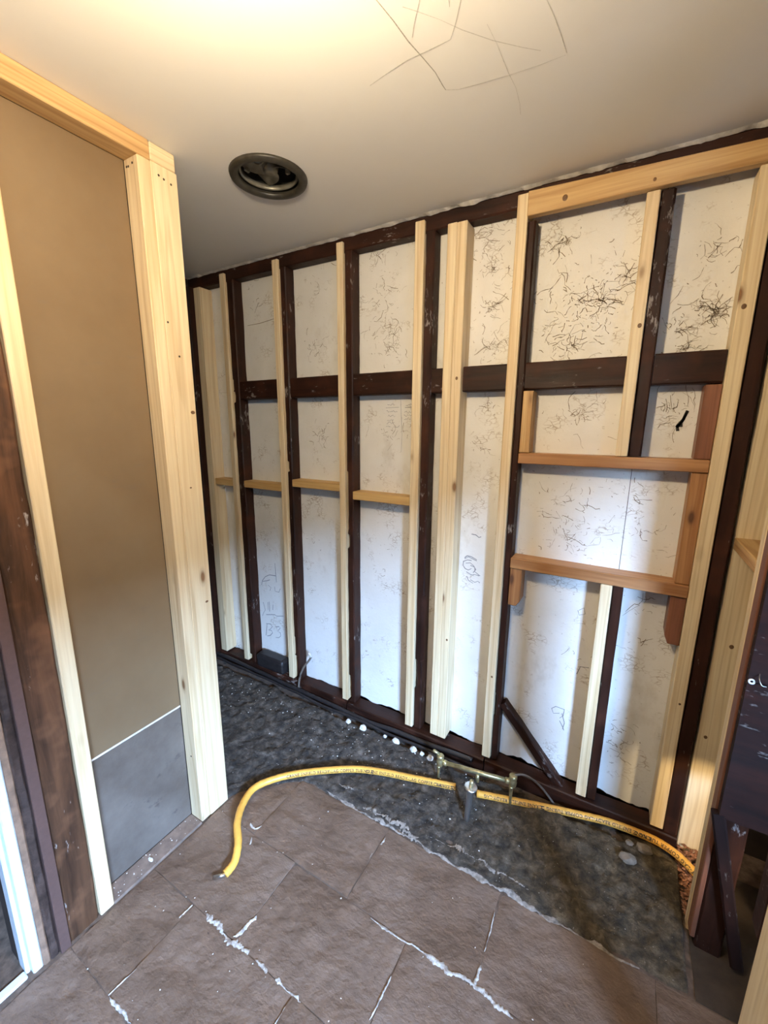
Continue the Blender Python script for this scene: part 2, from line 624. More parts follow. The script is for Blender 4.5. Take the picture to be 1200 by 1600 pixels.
def tube_mesh(name, path, r, sides=10, rfun=None, cap=True):
    fr = frames(path)
    o = fr[0][0].copy()
    vs, fs = [], []
    for i, (p, t, s, u) in enumerate(fr):
        rad = r if rfun is None else r * rfun(i / (len(fr) - 1), i)
        for k in range(sides):
            a = 2 * math.pi * k / sides
            vs.append(p + (s * math.cos(a) + u * math.sin(a)) * rad - o)
    for i in range(len(fr) - 1):
        for k in range(sides):
            k2 = (k + 1) % sides
            fs.append((i * sides + k, i * sides + k2, (i + 1) * sides + k2, (i + 1) * sides + k))
    if cap:
        fs.append(tuple(range(sides))[::-1])
        fs.append(tuple((len(fr) - 1) * sides + k for k in range(sides)))
    me = mesh(name, vs, fs, True)
    bm = bmesh.new()
    bm.from_mesh(me)
    bmesh.ops.recalc_face_normals(bm, faces=bm.faces)
    bm.to_mesh(me)
    bm.free()
    return me, o


def tube(name, path, r, mat, parent=None, sides=10, rfun=None):
    me, o = tube_mesh(name, path, r, sides, rfun)
    return link(name, me, mat, parent, o)


def lathe(name, prof, mat, loc, parent=None, sides=32, tilt=None, closed=False, caps=True):
    vs, fs = [], []
    n = len(prof)
    for (r, z) in prof:
        for k in range(sides):
            a = 2 * math.pi * k / sides
            vs.append((r * math.cos(a), r * math.sin(a), z))
    for i in range(n if closed else n - 1):
        j = (i + 1) % n
        for k in range(sides):
            k2 = (k + 1) % sides
            fs.append((i * sides + k, i * sides + k2, j * sides + k2, j * sides + k))
    if not closed and caps:
        if prof[0][0] > 1e-5:
            fs.append(tuple(range(sides))[::-1])
        if prof[-1][0] > 1e-5:
            fs.append(tuple((n - 1) * sides + k for k in range(sides)))
    me = mesh(name, vs, fs, True)
    bm = bmesh.new()
    bm.from_mesh(me)
    bmesh.ops.remove_doubles(bm, verts=bm.verts, dist=1e-5)
    bmesh.ops.recalc_face_normals(bm, faces=bm.faces)
    bm.to_mesh(me)
    bm.free()
    o = link(name, me, mat, parent, loc)
    if tilt:
        o.rotation_euler = tilt
    return o


def ribbon(strokes, plane, width, off, jitter=0.3):
    """thin drawn lines lying on a surface. plane 'y': points are (x,z); plane 'z': (x,y)"""
    vs, fs = [], []
    for st in strokes:
        P = [Vector((a, b)) for a, b in st]
        if len(P) < 2:
            continue
        b0 = len(vs)
        for i, p in enumerate(P):
            d = (P[min(i + 1, len(P) - 1)] - P[max(i - 1, 0)])
            if d.length < 1e-7:
                d = Vector((1, 0))
            d.normalize()
            nn = Vector((-d.y, d.x)) * width * 0.5 * (1 + R.uniform(-jitter, jitter))
            for q in (p + nn, p - nn):
                vs.append((q.x, off, q.y) if plane == 'y' else (q.x, q.y, off))
        for i in range(len(P) - 1):
            fs.append((b0 + 2 * i, b0 + 2 * i + 1, b0 + 2 * i + 3, b0 + 2 * i + 2))
    return vs, fs


def lump(name, loc, r, mat, parent=None, squash=(1, 1, 0.7), seed=0, sub=2, amp=0.35):
    bm = bmesh.new()
    bmesh.ops.create_icosphere(bm, subdivisions=sub, radius=r)
    for v in bm.verts:
        d = v.co.normalized()
        k = 1 + amp * noise.noise(d * 1.9 + Vector((seed * 3.7, seed, 0)))
        v.co = Vector((v.co.x * k * squash[0], v.co.y * k * squash[1], v.co.z * k * squash[2]))
    me = bpy.data.meshes.new(name)
    bm.to_mesh(me)
    bm.free()
    return link(name, me, mat, parent, loc)


PENCILF = plain('faint_pencil', (0.62, 0.60, 0.57), 0.7, 0, 200, 0.2, 0)
PAVING = plain('outdoor_paving', (0.07, 0.065, 0.05), 0.9, 0, 3, 0.2)
BLOCKER = plain('dark_light_blocker', (0.05, 0.045, 0.035), 0.9, 0, 3, 0.2)  # dull dark surface of the added pieces that shape the window light
VENTDUCT = plain('dark_duct', (0.03, 0.028, 0.024), 0.5, 0, 30, 0.3)
KNOT = plain('pine_knot', (0.17, 0.085, 0.035), 0.5, 0, 160, 0.5, 0.2, 0.001)
DARKSLAB = plain('shade_darkened_slab', (0.05, 0.034, 0.024), 0.75, 0, 14, 0.4, 0.5, 0.006)  # shade at the right edge put into the stone colour
DULLMORTAR = plain('dull_mortar', (0.30, 0.262, 0.23), 0.9, 0, 60, 0.65, 0.6, 0.005)
VENTCLIP = plain('pale_vent_clip', (0.20, 0.19, 0.15), 0.5, 0, 40, 0.2)
STROKES = {'bay1':[[(-1.871,0.3341),(-1.8789,0.2868),(-1.8862,0.2483)],[(-1.878,0.3323),(-1.8408,0.3403),(-1.8236,0.327),(-1.8431,0.3056),(-1.8623,0.2932),(-1.8346,0.2971),(-1.8264,0.2832),(-1.8462,0.2596),(-1.8746,0.2479)],[(-1.7963,0.3307),(-1.769,0.3416),(-1.7561,0.3363),(-1.78,0.3067),(-1.7581,0.3021),(-1.7548,0.2816),(-1.7736,0.2638),(-1.8009,0.2579)],[(-1.8942,0.6198),(-1.8647,0.6533),(-1.8277,0.6725),(-1.7749,0.6761)],[(-1.7763,0.7575),(-1.774,0.6913),(-1.771,0.6348)],[(-1.9009,0.5907),(-1.8945,0.6163),(-1.853,0.6282),(-1.8254,0.6407)],[(-1.8458,0.6022),(-1.8198,0.5906),(-1.8303,0.5677)],[(-1.7881,0.6041),(-1.7856,0.574),(-1.7551,0.5738),(-1.7406,0.6007)],[(-1.8955,0.4762),(-1.8806,0.4265),(-1.8986,0.4007),(-1.907,0.3806)],[(-1.8537,0.4859),(-1.8551,0.4327)],[(-1.842,0.4921),(-1.842,0.4254)],[(-1.8093,0.4789),(-1.8139,0.4428)],[(-1.8736,0.3962),(-1.8,0.4146),(-1.7827,0.4085),(-1.7249,0.4231)]],'bay3':[[(-0.9975,1.679),(-0.9922,1.6756),(-0.9869,1.6774),(-0.9816,1.6748),(-0.9764,1.6745),(-0.9713,1.6804),(-0.9661,1.6809),(-0.9608,1.6719)],[(-1.0018,1.6497),(-0.9965,1.6499),(-0.9912,1.6415),(-0.986,1.6472),(-0.9807,1.6432),(-0.9755,1.647),(-0.9703,1.6452),(-0.9652,1.6505),(-0.96,1.6452),(-0.9548,1.6426),(-0.9497,1.6463),(-0.9445,1.6439)],[(-0.9945,1.6236),(-0.989,1.6302),(-0.9833,1.6226),(-0.9777,1.6244),(-0.9722,1.6275),(-0.9667,1.6305),(-0.961,1.6213),(-0.9555,1.6256)],[(-0.999,1.6062),(-0.9931,1.6044),(-0.9874,1.6062),(-0.9816,1.604),(-0.9759,1.6097),(-0.9701,1.6053),(-0.9644,1.6092)],[(-1.0011,1.5892),(-0.9959,1.5898),(-0.9907,1.5985),(-0.9855,1.5981),(-0.9803,1.5972),(-0.975,1.589),(-0.9699,1.5948),(-0.9647,1.5927),(-0.9596,1.5963)],[(-1.0033,1.5769),(-0.9975,1.5783),(-0.9917,1.5787),(-0.9858,1.5761),(-0.98,1.5762)],[(-0.9639,1.574),(-0.9586,1.5765),(-0.9532,1.5738),(-0.9479,1.5747),(-0.9426,1.5732),(-0.9373,1.5768),(-0.9322,1.5823)],[(-0.9005,1.6726),(-0.8954,1.6714),(-0.8903,1.6719),(-0.8853,1.6754),(-0.8801,1.6738),(-0.8752,1.679),(-0.87,1.6724)],[(-0.9065,1.6415),(-0.9015,1.6445),(-0.8965,1.6468),(-0.8913,1.6384),(-0.8863,1.6369),(-0.8815,1.6464),(-0.8763,1.6388),(-0.8714,1.6429)],[(-0.9107,1.6308),(-0.9057,1.6292),(-0.9006,1.6241),(-0.8956,1.6229),(-0.8908,1.6318),(-0.8858,1.6257),(-0.881,1.6317),(-0.8759,1.6245),(-0.8711,1.6286)],[(-0.908,1.6095),(-0.9031,1.6084),(-0.8984,1.6135),(-0.8934,1.6082),(-0.8887,1.6156),(-0.884,1.6181)],[(-1.0066,1.6627),(-0.9697,1.6638),(-0.9359,1.6648)],[(-0.9047,1.6632),(-0.8676,1.6646)],[(-0.9275,1.6959),(-0.9224,1.6155),(-0.9178,1.5379),(-0.9208,1.4588)]],'bay5':[[(-0.5598,1.1115),(-0.5402,1.1106),(-0.5251,1.1006),(-0.5158,1.1056)],[(-0.5862,0.9966),(-0.5742,1.0087),(-0.5542,1.0071),(-0.529,0.9965)],[(-0.5859,0.9916),(-0.569,1.0046),(-0.5438,0.9964),(-0.5288,0.9915)],[(-0.5928,0.9777),(-0.5732,0.9887),(-0.5533,0.9897)],[(-0.5903,0.9781),(-0.592,0.96),(-0.5812,0.9466),(-0.5658,0.9419),(-0.5513,0.9522)],[(-0.5799,0.9723),(-0.5576,0.9776),(-0.5422,0.9665),(-0.5314,0.9509),(-0.5429,0.9335)],[(-0.5571,0.9663),(-0.5369,0.96),(-0.5358,0.94),(-0.5103,0.9247)],[(-0.5719,0.9126),(-0.5633,0.8937),(-0.5401,0.883)],[(-0.5535,0.8983),(-0.533,0.8896),(-0.5186,0.8977),(-0.5097,0.8919)],[(-0.5425,0.926),(-0.5276,0.9263),(-0.5152,0.9237)],[(-0.5754,0.9324),(-0.5548,0.9236),(-0.5397,0.9214)]],'bay6u':[[(0.1551,1.6386),(0.1488,1.609),(0.1344,1.5888),(0.138,1.5709)],[(0.1586,1.6369),(0.1465,1.601),(0.1325,1.5823)],[(0.1378,1.5888),(0.1492,1.5905)]],'bay6l':[[(-0.1298,0.3763),(-0.1537,0.3667),(-0.1625,0.3874),(-0.1469,0.4031),(-0.1124,0.401),(-0.1146,0.3704),(-0.1277,0.3531)],[(-0.1267,0.3414),(-0.1151,0.322),(-0.1055,0.3019)],[(-0.1203,0.38),(-0.1067,0.3376),(-0.1117,0.3053)],[(-0.0815,0.5803),(-0.0712,0.6174),(-0.0398,0.6221)],[(-0.0989,0.8599),(-0.0825,0.8744),(-0.0756,0.8497),(-0.097,0.8391),(-0.1034,0.8588)]],'ceil':[[(-0.5246,0.8502),(-0.5162,0.9048),(-0.5105,0.9633),(-0.4999,1.0193),(-0.4918,1.0661),(-0.4912,1.1119),(-0.49,1.1276)],[(-0.49,1.1276),(-0.4626,1.1418),(-0.4026,1.1523),(-0.3357,1.1613),(-0.2717,1.1672),(-0.2184,1.1685)],[(-0.486,0.8899),(-0.4664,0.911),(-0.4329,0.9501),(-0.3998,0.9957),(-0.3505,1.0521),(-0.3001,1.0996),(-0.2651,1.1295)],[(-0.3504,1.0092),(-0.3452,1.0631),(-0.3423,1.1513),(-0.3372,1.2064),(-0.3403,1.2618),(-0.3472,1.3043)],[(-0.2345,1.0164),(-0.2269,1.0609),(-0.22,1.1189),(-0.2159,1.1643)],[(-0.4494,0.8933),(-0.4821,0.9339),(-0.4992,0.9593)],[(-0.3793,0.9334),(-0.4028,0.9697),(-0.4291,1.0046),(-0.4747,1.0054),(-0.5364,1.0043),(-0.6039,1.0148),(-0.6471,1.023)],[(-0.4005,0.9213),(-0.4045,0.9365)]]}
# ================================================================= THE SETTING
CZ = 2.40          # ceiling height
YS = 1.66          # front of the studs on the back wall
YP = 1.735         # face of the white wall lining


def wall(name, lo, hi, mat, label=None, parent=None):
    o = box(name, lo, hi, mat, parent, 0)
    if parent is None:
        tag(o, label, None, None, 'structure')
    return o


floor = tag(link('floor', mesh('floor', [(x, y, z) for x in (-2.45, 1.85) for y in (-1.75, 1.86) for z in (-0.10, -0.0032)],
        [(0, 1, 3, 2), (4, 6, 7, 5), (0, 4, 5, 1), (2, 3, 7, 6), (0, 2, 6, 4), (1, 5, 7, 3)]), SUBFLOOR),
        'brown flagstone floor with a dark earth strip along the back wall', None, None, 'structure')


def flag(x0, x1, y0, y1, res, seed):
    g = 0.0012
    nx = max(4, int((x1 - x0) * res))
    ny = max(4, int((y1 - y0) * res))
    cx, cy = (x0 + x1) / 2, (y0 + y1) / 2
    lift = random.Random(seed).uniform(-0.0018, 0.0018)
    tx, ty = random.Random(seed + 5).uniform(-.004, .004), random.Random(seed + 9).uniform(-.004, .004)
    vs, fs = [], []
    for j in range(ny + 1):
        for i in range(nx + 1):
            x = x0 + g + (x1 - x0 - 2 * g) * i / nx
            y = y0 + g + (y1 - y0 - 2 * g) * j / ny
            ex = min(i, nx - i) / nx * (x1 - x0)
            ey = min(j, ny - j) / ny * (y1 - y0)
            e = min(ex, ey)
            P = Vector((x * 7, y * 12, seed * 3.3))
            hgt = 0.0030 * noise.fractal(P, 0.9, 2.1, 5) + lift + tx * (x - cx) + ty * (y - cy)
            # riven ledges
            q = noise.noise(Vector((x * 4.2 + seed, y * 7.0, 2.0)))
            hgt += 0.0016 * math.floor(q * 5) / 2
            hgt = max(hgt, -0.0022)
            hgt -= (0.0006 + 0.0022 * max(0.0, noise.noise(Vector((x * 6, y * 6, 4.4))))) * math.exp(-e / 0.003)
            jx = 0.0018 * noise.noise(Vector((x * 14, y * 14, seed)))
            if e < 1e-6:
                vs.append((x - cx + jx, y - cy + jx, hgt))
            else:
                vs.append((x - cx, y - cy, hgt))
    for j in range(ny):
        for i in range(nx):
            a = j * (nx + 1) + i
            fs.append((a, a + 1, a + nx + 2, a + nx + 1))
    # sides
    rim = [i for i in range(nx + 1)] + [j * (nx + 1) + nx for j in range(1, ny + 1)] + \
          [ny * (nx + 1) + i for i in range(nx - 1, -1, -1)] + [j * (nx + 1) for j in range(ny - 1, 0, -1)]
    b0 = len(vs)
    for r_ in rim:
        v = vs[r_]
        vs += [v, (v[0], v[1], -0.02)]
    m = len(rim)
    for k in range(m):
        k2 = (k + 1) % m
        fs.append((b0 + 2 * k, b0 + 2 * k + 1, b0 + 2 * k2 + 1, b0 + 2 * k2))
    o = link('flagstone', mesh('flagstone', vs, fs, True), FLAG, floor, (cx, cy, 0))
    return o


rows = [(0.90, 1.19, [-1.315, -1.11, -0.66, -0.21, 0.24, 0.72], 110),
        (0.623, 0.90, [-1.315, -0.89, -0.43, 0.03, 0.50, 0.88], 110),
        (0.357, 0.623, [-1.315, -1.09, -0.65, -0.20, 0.25, 0.70], 110),
        (0.09, 0.357, [-1.315, -0.99, -0.54, -0.10, 0.35, 0.80], 90),
        (-0.18, 0.09, [-1.315, -0.86, -0.40, 0.06, 0.52, 1.0], 14),
        (-0.45, -0.18, [-1.315, -1.05, -0.60, -0.15, 0.30, 0.75, 1.2], 14),
        (-0.80, -0.45, [-1.315, -0.80, -0.30, 0.20, 0.70, 1.2], 14),
        (-1.25, -0.80, [-1.315, -1.0, -0.50, 0.0, 0.50, 1.0, 1.5], 14),
        (-1.69, -1.25, [-1.315, -0.75, -0.25, 0.25, 0.75, 1.3], 14)]
sd = 1
for (a, b, xs, res) in rows:
    for i in range(len(xs) - 1):
        flag(xs[i], xs[i + 1], a, b, res, sd)
        sd += 1
link('dark_slab', flag(0.335, 0.88, 1.192, 1.66, 60, 77).data, DARKSLAB, floor, (0.6075, 1.426, 0))  # coloured dark to stand for floor lying in shade
bpy.data.objects.remove([o for o in floor.children if o.name.startswith('flagstone')][-1])


def yb(x):
    n_ = 0.012 * noise.noise(Vector((x * 9, 0, 4))) + 0.006 * noise.noise(Vector((x * 31, 0, 8)))
    if x > -1.06:
        return 1.195 + n_
    if x > -1.33:
        t = (x + 1.33) / 0.27
        return 0.965 + (1.195 - 0.965) * (1 - (1 - t) ** 1.6) + n_
    return 0.945


def dirt_z(x, y):
    e = max(0.0, y - yb(x))
    h = 0.020 * min(1.0, e / 0.30) + 0.004 * min(1.0, e / 0.015)
    h += 0.016 * min(1, e / 0.1) * noise.fractal(Vector((x * 3.3, y * 4.0, 1.0)), 0.8, 2.0, 4) * (0.7 if x > -0.9 else 1.0)
    h += 0.0105 * min(1, e / 0.04) * noise.fractal(Vector((x * 17, y * 17, 3.0)), 0.7, 2.1, 5)
    # hollow along the sole plate
    h -= 0.030 * max(0.0, min(1.0, (y - 1.585 - 0.02 * noise.noise(Vector((x * 8, 2, 2)))) / 0.03))
    return h


nx, ny = 330, 84
vs, fs = [], []
for i in range(nx + 1):
    x = -2.31 + (0.318 + 2.31) * i / nx
    y0 = yb(x)
    for j in range(ny + 1):
        t = j / ny
        y = y0 + (1.735 - y0) * t
        vs.append((x, y, dirt_z(x, y) if j else -0.008))
for i in range(nx):
    for j in range(ny):
        a = i * (ny + 1) + j
        fs.append((a, a + ny + 1, a + ny + 2, a + 1))
b0 = len(vs)                                     # right side drops away
for j in range(ny + 1):
    v = vs[nx * (ny + 1) + j]
    vs.append((v[0] + 0.004, v[1], -0.05))
for j in range(ny):
    a = nx * (ny + 1) + j
    fs.append((a, b0 + j, b0 + j + 1, a + 1))
bed = link('earth_bed', mesh('earth_bed', vs, fs, True), DIRT, floor)
bed['label'] = 'dark crumbly earth strip between flagstones and back wall'


def smear(pts, width, seed, hold=0.0, zf=None, thick=0.0016, mat=None):
    P = smooth_path([(a, b, 0) for a, b in pts], 26) if len(pts) > 1 else []
    vs, fs = [], []
    K = 5
    L = len(P)
    for i, p in enumerate(P):
        d = (P[min(i + 1, L - 1)] - P[max(i - 1, 0)]).normalized()
        nn = Vector((-d.y, d.x, 0))
        t = i / (L - 1)
        tp = min(1, t / 0.12 + 0.1, (1 - t) / 0.12 + 0.1)
        wa = width * tp * max(0.03, 0.45 + 1.5 * noise.noise(Vector((p.x * 19 + seed, p.y * 19, 1))) + 0.55 * noise.noise(Vector((p.x * 130, p.y * 130, seed))))
        wb = width * tp * max(0.03, 0.45 + 1.5 * noise.noise(Vector((p.x * 19 + seed, p.y * 19, 7))) + 0.55 * noise.noise(Vector((p.x * 130, p.y * 130, seed + 4))))
        for k in range(K):
            s = k / (K - 1)
            q = p + nn * (wa * (1 - s) - wb * s)
            base = dirt_z(q.x, q.y) if zf else 0.0
            z = base + (thick if 0 < k < K - 1 else -0.003) + 0.0015 * noise.noise(q * 60)
            vs.append((q.x, q.y, z))
    for i in range(L - 1):
        for k in range(K - 1):
            a = i * K + k
            fs.append((a, a + 1, a + K + 1, a + K))
    o = link('mortar_patch', mesh('mortar_patch', vs, fs, True), mat or MORTAR, floor)
    return o


for k, (pts, wd) in enumerate([
        ([(-1.03, 0.628), (-0.95, 0.622), (-0.865, 0.622), (-0.83, 0.620)], 0.017),
        ([(-0.905, 0.630), (-0.893, 0.665), (-0.885, 0.707)], 0.011),
        ([(-0.80, 0.625), (-0.77, 0.623), (-0.748, 0.62)], 0.008),
        ([(-0.716, 0.622), (-0.66, 0.621), (-0.607, 0.623)], 0.013),
        ([(-0.647, 0.605), (-0.65, 0.53)], 0.005),
        ([(-0.56, 0.894), (-0.50, 0.892), (-0.43, 0.897), (-0.36, 0.899)], 0.0065),
        ([(-0.37, 0.900), (-0.30, 0.901), (-0.214, 0.902), (-0.15, 0.896), (-0.10, 0.892)], 0.012),
        ([(-0.210, 0.958), (-0.216, 0.93), (-0.222, 0.902)], 0.009),
        ([(-0.214, 1.12), (-0.211, 1.05), (-0.212, 0.997)], 0.004),
        ([(-0.43, 0.80), (-0.434, 0.75), (-0.436, 0.69)], 0.005),
        ([(-1.085, 0.43), (-1.092, 0.39), (-1.097, 0.358)], 0.005),
        ([(-1.09, 0.357), (-1.04, 0.358), (-0.985, 0.358)], 0.006),
        ([(-1.094, 0.62), (-1.098, 0.575)], 0.005),
        ([(-0.655, 1.150), (-0.660, 1.118)], 0.007),
        ([(-0.668, 1.085), (-0.664, 1.05)], 0.004),
        ([(-1.155, 0.925), (-1.12, 0.918), (-1.105, 0.94)], 0.008),
        ([(-1.105, 0.885), (-1.088, 0.862)], 0.005)]):
    smear(pts, wd, k)
smear([(-0.98, 1.20), (-0.85, 1.197), (-0.70, 1.196), (-0.55, 1.20), (-0.40, 1.194), (-0.25, 1.197), (-0.10, 1.196), (0.06, 1.19), (0.2, 1.194)], 0.013, 51, zf=1, thick=0.0006, mat=DULLMORTAR)
smear([(-0.80, 1.215), (-0.70, 1.222), (-0.62, 1.222), (-0.54, 1.218)], 0.022, 52, zf=1, thick=0.0006, mat=DULLMORTAR)
smear([(-0.50, 1.238), (-0.40, 1.252), (-0.32, 1.25), (-0.22, 1.246), (-0.13, 1.238)], 0.020, 53, zf=1, thick=0.0006, mat=DULLMORTAR)
smear([(-0.97, 1.25), (-0.93, 1.262), (-0.88, 1.262)], 0.012, 54, zf=1, thick=0.0006, mat=DULLMORTAR)

# ceiling with the round vent opening
VX, VY, VR = -1.15, 1.18, 0.112
bm = bmesh.new()
oc = [bm.verts.new((x, y, CZ)) for x, y in ((-2.45, -1.75), (1.85, -1.75), (1.85, 1.86), (-2.45, 1.86))]
ic = [bm.verts.new((VX + VR * math.cos(2 * math.pi * k / 40), VY + VR * math.sin(2 * math.pi * k / 40), CZ)) for k in range(40)]
es = [bm.edges.new((oc[i], oc[(i + 1) % 4])) for i in range(4)] + [bm.edges.new((ic[i], ic[(i + 1) % 40])) for i in range(40)]
bmesh.ops.triangle_fill(bm, use_beauty=True, use_dissolve=False, edges=es)
for f in list(bm.faces):
    c_ = f.calc_center_median()
    if (c_.x - VX) ** 2 + (c_.y - VY) ** 2 < (VR * 0.9) ** 2 and all(v in ic for v in f.verts):
        bm.faces.remove(f)
for f in bm.faces:
    if f.normal.z > 0:
        f.normal_flip()
me = bpy.data.meshes.new('ceiling')
bm.to_mesh(me)
bm.free()
ceiling = tag(link('ceiling', me, CEIL), 'off-white painted ceiling with faint pencil lines', None, None, 'structure')
wall('light_blocker_slab', (-2.45, -1.75, 2.62), (1.85, 1.86, 2.68), WALLDARK, 'added slab above the ceiling that keeps sky light out')  # added so that sky light cannot reach the wall tops
v_, f_ = ribbon([[tuple(p) for p in s] for s in STROKES['ceil'][:1]], 'z', 0.0022, CZ - 0.0006)
link('pencil_line', mesh('pencil_line', v_, f_), PENCIL, ceiling)
for s in STROKES['ceil'][1:]:
    v_, f_ = ribbon([[tuple(p) for p in s]], 'z', 0.0014, CZ - 0.0006, 0.5)
    link('pencil_line', mesh('pencil_line', v_, f_), PENCILF, ceiling)
# ragged plaster lip where the ceiling meets the old top plate
vs, fs = [], []
N = 260
for i in range(N + 1):
    x = -2.30 + 2.65 * i / N
    n1 = noise.fractal(Vector((x * 14, 1, 1)), 0.8, 2.1, 4)
    d = max(0.0, 0.005 + 0.008 * n1)
    yb_ = 1.6725 - max(0.0, 0.003 + 0.006 * noise.noise(Vector((x * 40, 3, 3))))
    vs += [(x, 1.655 - 0.008 * abs(n1), CZ - 0.0005), (x, yb_, CZ - d), (x, 1.6722, CZ - d * 0.7 - 0.001), (x, 1.6722, CZ)]
for i in range(N):
    for k in range(3):
        a = i * 4 + k
        fs.append((a, a + 4, a + 5, a + 1))
link('plaster_edge', mesh('plaster_edge', vs, fs), CHIP, ceiling)

# walls that close the place
wback = wall('wall_back', (-2.45, 1.80, -0.1), (0.95, 1.86, 2.62), WALLDARK, 'back wall lined with old white-painted sheets')
wall('wall_alcove_left', (-2.45, 0.90, -0.1), (-2.305, 1.80, 2.62), WALLDARK, 'dark side wall of the alcove behind the partition')
wall('wall_alcove_front', (-2.305, 0.90, -0.1), (-1.46, 0.94, 2.62), WALLDARK, 'dark wall closing the alcove behind the partition')
wall('wall_left', (-1.46, 0.262, -0.1), (-1.405, 0.94, 2.62), WALLDARK, 'wall skin behind the left partition')
wall('wall_left_rear', (-1.46, -1.75, -0.1), (-1.36, -0.90, 2.62), WALLP, 'plastered left wall behind the camera')
wall('wall_left_lintel', (-1.46, -0.90, 2.08), (-1.36, 0.262, 2.62), WALLP, 'wall above the left doorway')
wall('wall_right', (0.90, 0.74, -0.1), (0.95, 1.80, 2.62), WALLDARK, 'dark wall behind the right partition')
wall('wall_right_return', (0.95, 0.74, -0.1), (1.70, 0.79, 2.62), WALLP, 'plastered return wall right of the camera')
wall('wall_rear', (-1.46, -1.75, -0.1), (1.70, -1.70, 2.62), WALLP, 'plastered rear wall behind the camera')
wx = WIN['x']
wall('wall_window_below', (wx, -1.70, -0.1), (wx + 0.10, 0.74, WIN['z0']), WALLP, 'wall below the window right of the camera')
wall('wall_window_above', (wx, -1.70, WIN['z1']), (wx + 0.10, 0.74, 2.62), WALLP, 'wall above the window right of the camera')
wall('wall_window_rear', (wx, -1.70, WIN['z0']), (wx + 0.10, WIN['y0'], WIN['z1']), WALLP, 'wall on the rear side of the window')
wall('wall_window_front', (wx, WIN['y1'], WIN['z0']), (wx + 0.10, 0.74, WIN['z1']), WALLP, 'wall on the front side of the window')
w1 = tag(empty('window_1', (wx, (WIN['y0'] + WIN['y1']) / 2, WIN['z0'])), 'open window right of the camera', None, None, 'structure')
for lo, hi in (((wx + 0.01, WIN['y0'], WIN['z0']), (wx + 0.09, WIN['y0'] + 0.035, WIN['z1'])), ((wx + 0.01, WIN['y1'] - 0.035, WIN['z0']), (wx + 0.09, WIN['y1'], WIN['z1'])),
               ((wx + 0.01, WIN['y0'], WIN['z1'] - 0.035), (wx + 0.09, WIN['y1'], WIN['z1'])), ((wx - 0.03, WIN['y0'], WIN['z0']), (wx + 0.09, WIN['y1'], WIN['z0'] + 0.03))):
    box('window_frame', lo, hi, UPVC, w1)
wall('ground_outside', (wx + 0.10, -16, -0.14), (16, 12, -0.06), PAVING, 'dark ground outside the window')
wall('light_blocker_fence', (4.5, -16, -0.06), (4.6, 12, 2.8), BLOCKER, 'unseen fence added outside the window to cut off the low sky')  # added out of view to hide the sky near the horizon
wall('light_blocker_roof', (wx + 0.10, -3.2, 2.36), (2.45, 0.74, 2.42), BLOCKER, 'unseen roof added over the window to block the high sky')  # added out of view, leaves only a low band of sky
wall('light_blocker_wing', (wx + 0.10, -0.20, -0.06), (3.5, -0.10, 2.36), BLOCKER, 'unseen wall added beside the window to narrow the daylight')  # added out of view to stop sky light from the side
wall('ground_passage', (-2.45, -1.75, -0.14), (-1.46, 0.90, -0.05), MOSS, 'mossy ground outside the left doorway')
wall('light_blocker_passage_wall', (-2.55, -1.75, -0.14), (-2.45, 0.90, 2.62), WALLP, 'unseen wall added to limit daylight through the left doorway')  # added out of view so little sky light enters from the left
wall('light_blocker_passage_end', (-2.45, -1.75, -0.14), (-1.46, -1.70, 2.62), WALLP, 'unseen end wall added to close off daylight at the left doorway')  # added to shut daylight out at the far end
wall('light_blocker_passage_roof', (-2.55, -1.75, 2.62), (-1.46, 0.90, 2.66), WALLDARK, 'unseen roof added to keep the sky off the left doorway')  # added cover, keeps the strong sky off this side

# ----------------------------------------------------------------- white lining sheets of the back wall, one per bay
studs_x = [-2.30, -1.952, -1.565, -1.17, -0.772, -0.40, 0.02, 0.33]


def panel(x0, x1, z0, z1, jag, seed):
    vs, fs = [], []
    n = 26
    yo = YP + random.Random(seed).uniform(-0.0004, 0.0004)
    for i in range(n + 1):
        x = x0 + (x1 - x0) * i / n
        zb = z0
        if jag:
            zb = z0 + 0.016 * noise.fractal(Vector((x * 9, seed, 0)), 0.7, 2.2, 4)
        vs += [(x, yo, zb), (x, yo, z1), (x, yo + 0.02, zb), (x, yo + 0.02, z1)]
    for i in range(n):
        a = i * 4
        fs += [(a, a + 4, a + 5, a + 1), (a + 2, a + 3, a + 7, a + 6), (a, a + 2, a + 6, a + 4), (a + 1, a + 5, a + 7, a + 3)]
    return link('wall_sheet', mesh('wall_sheet', vs, fs), PANEL, wback)


for i in range(len(studs_x) - 1):
    panel(studs_x[i] + 0.001, studs_x[i + 1] - 0.001, 1.768, 2.395, False, i)
    panel(studs_x[i] + 0.001, studs_x[i + 1] - 0.001, 0.076, 1.766, True, i + 20)

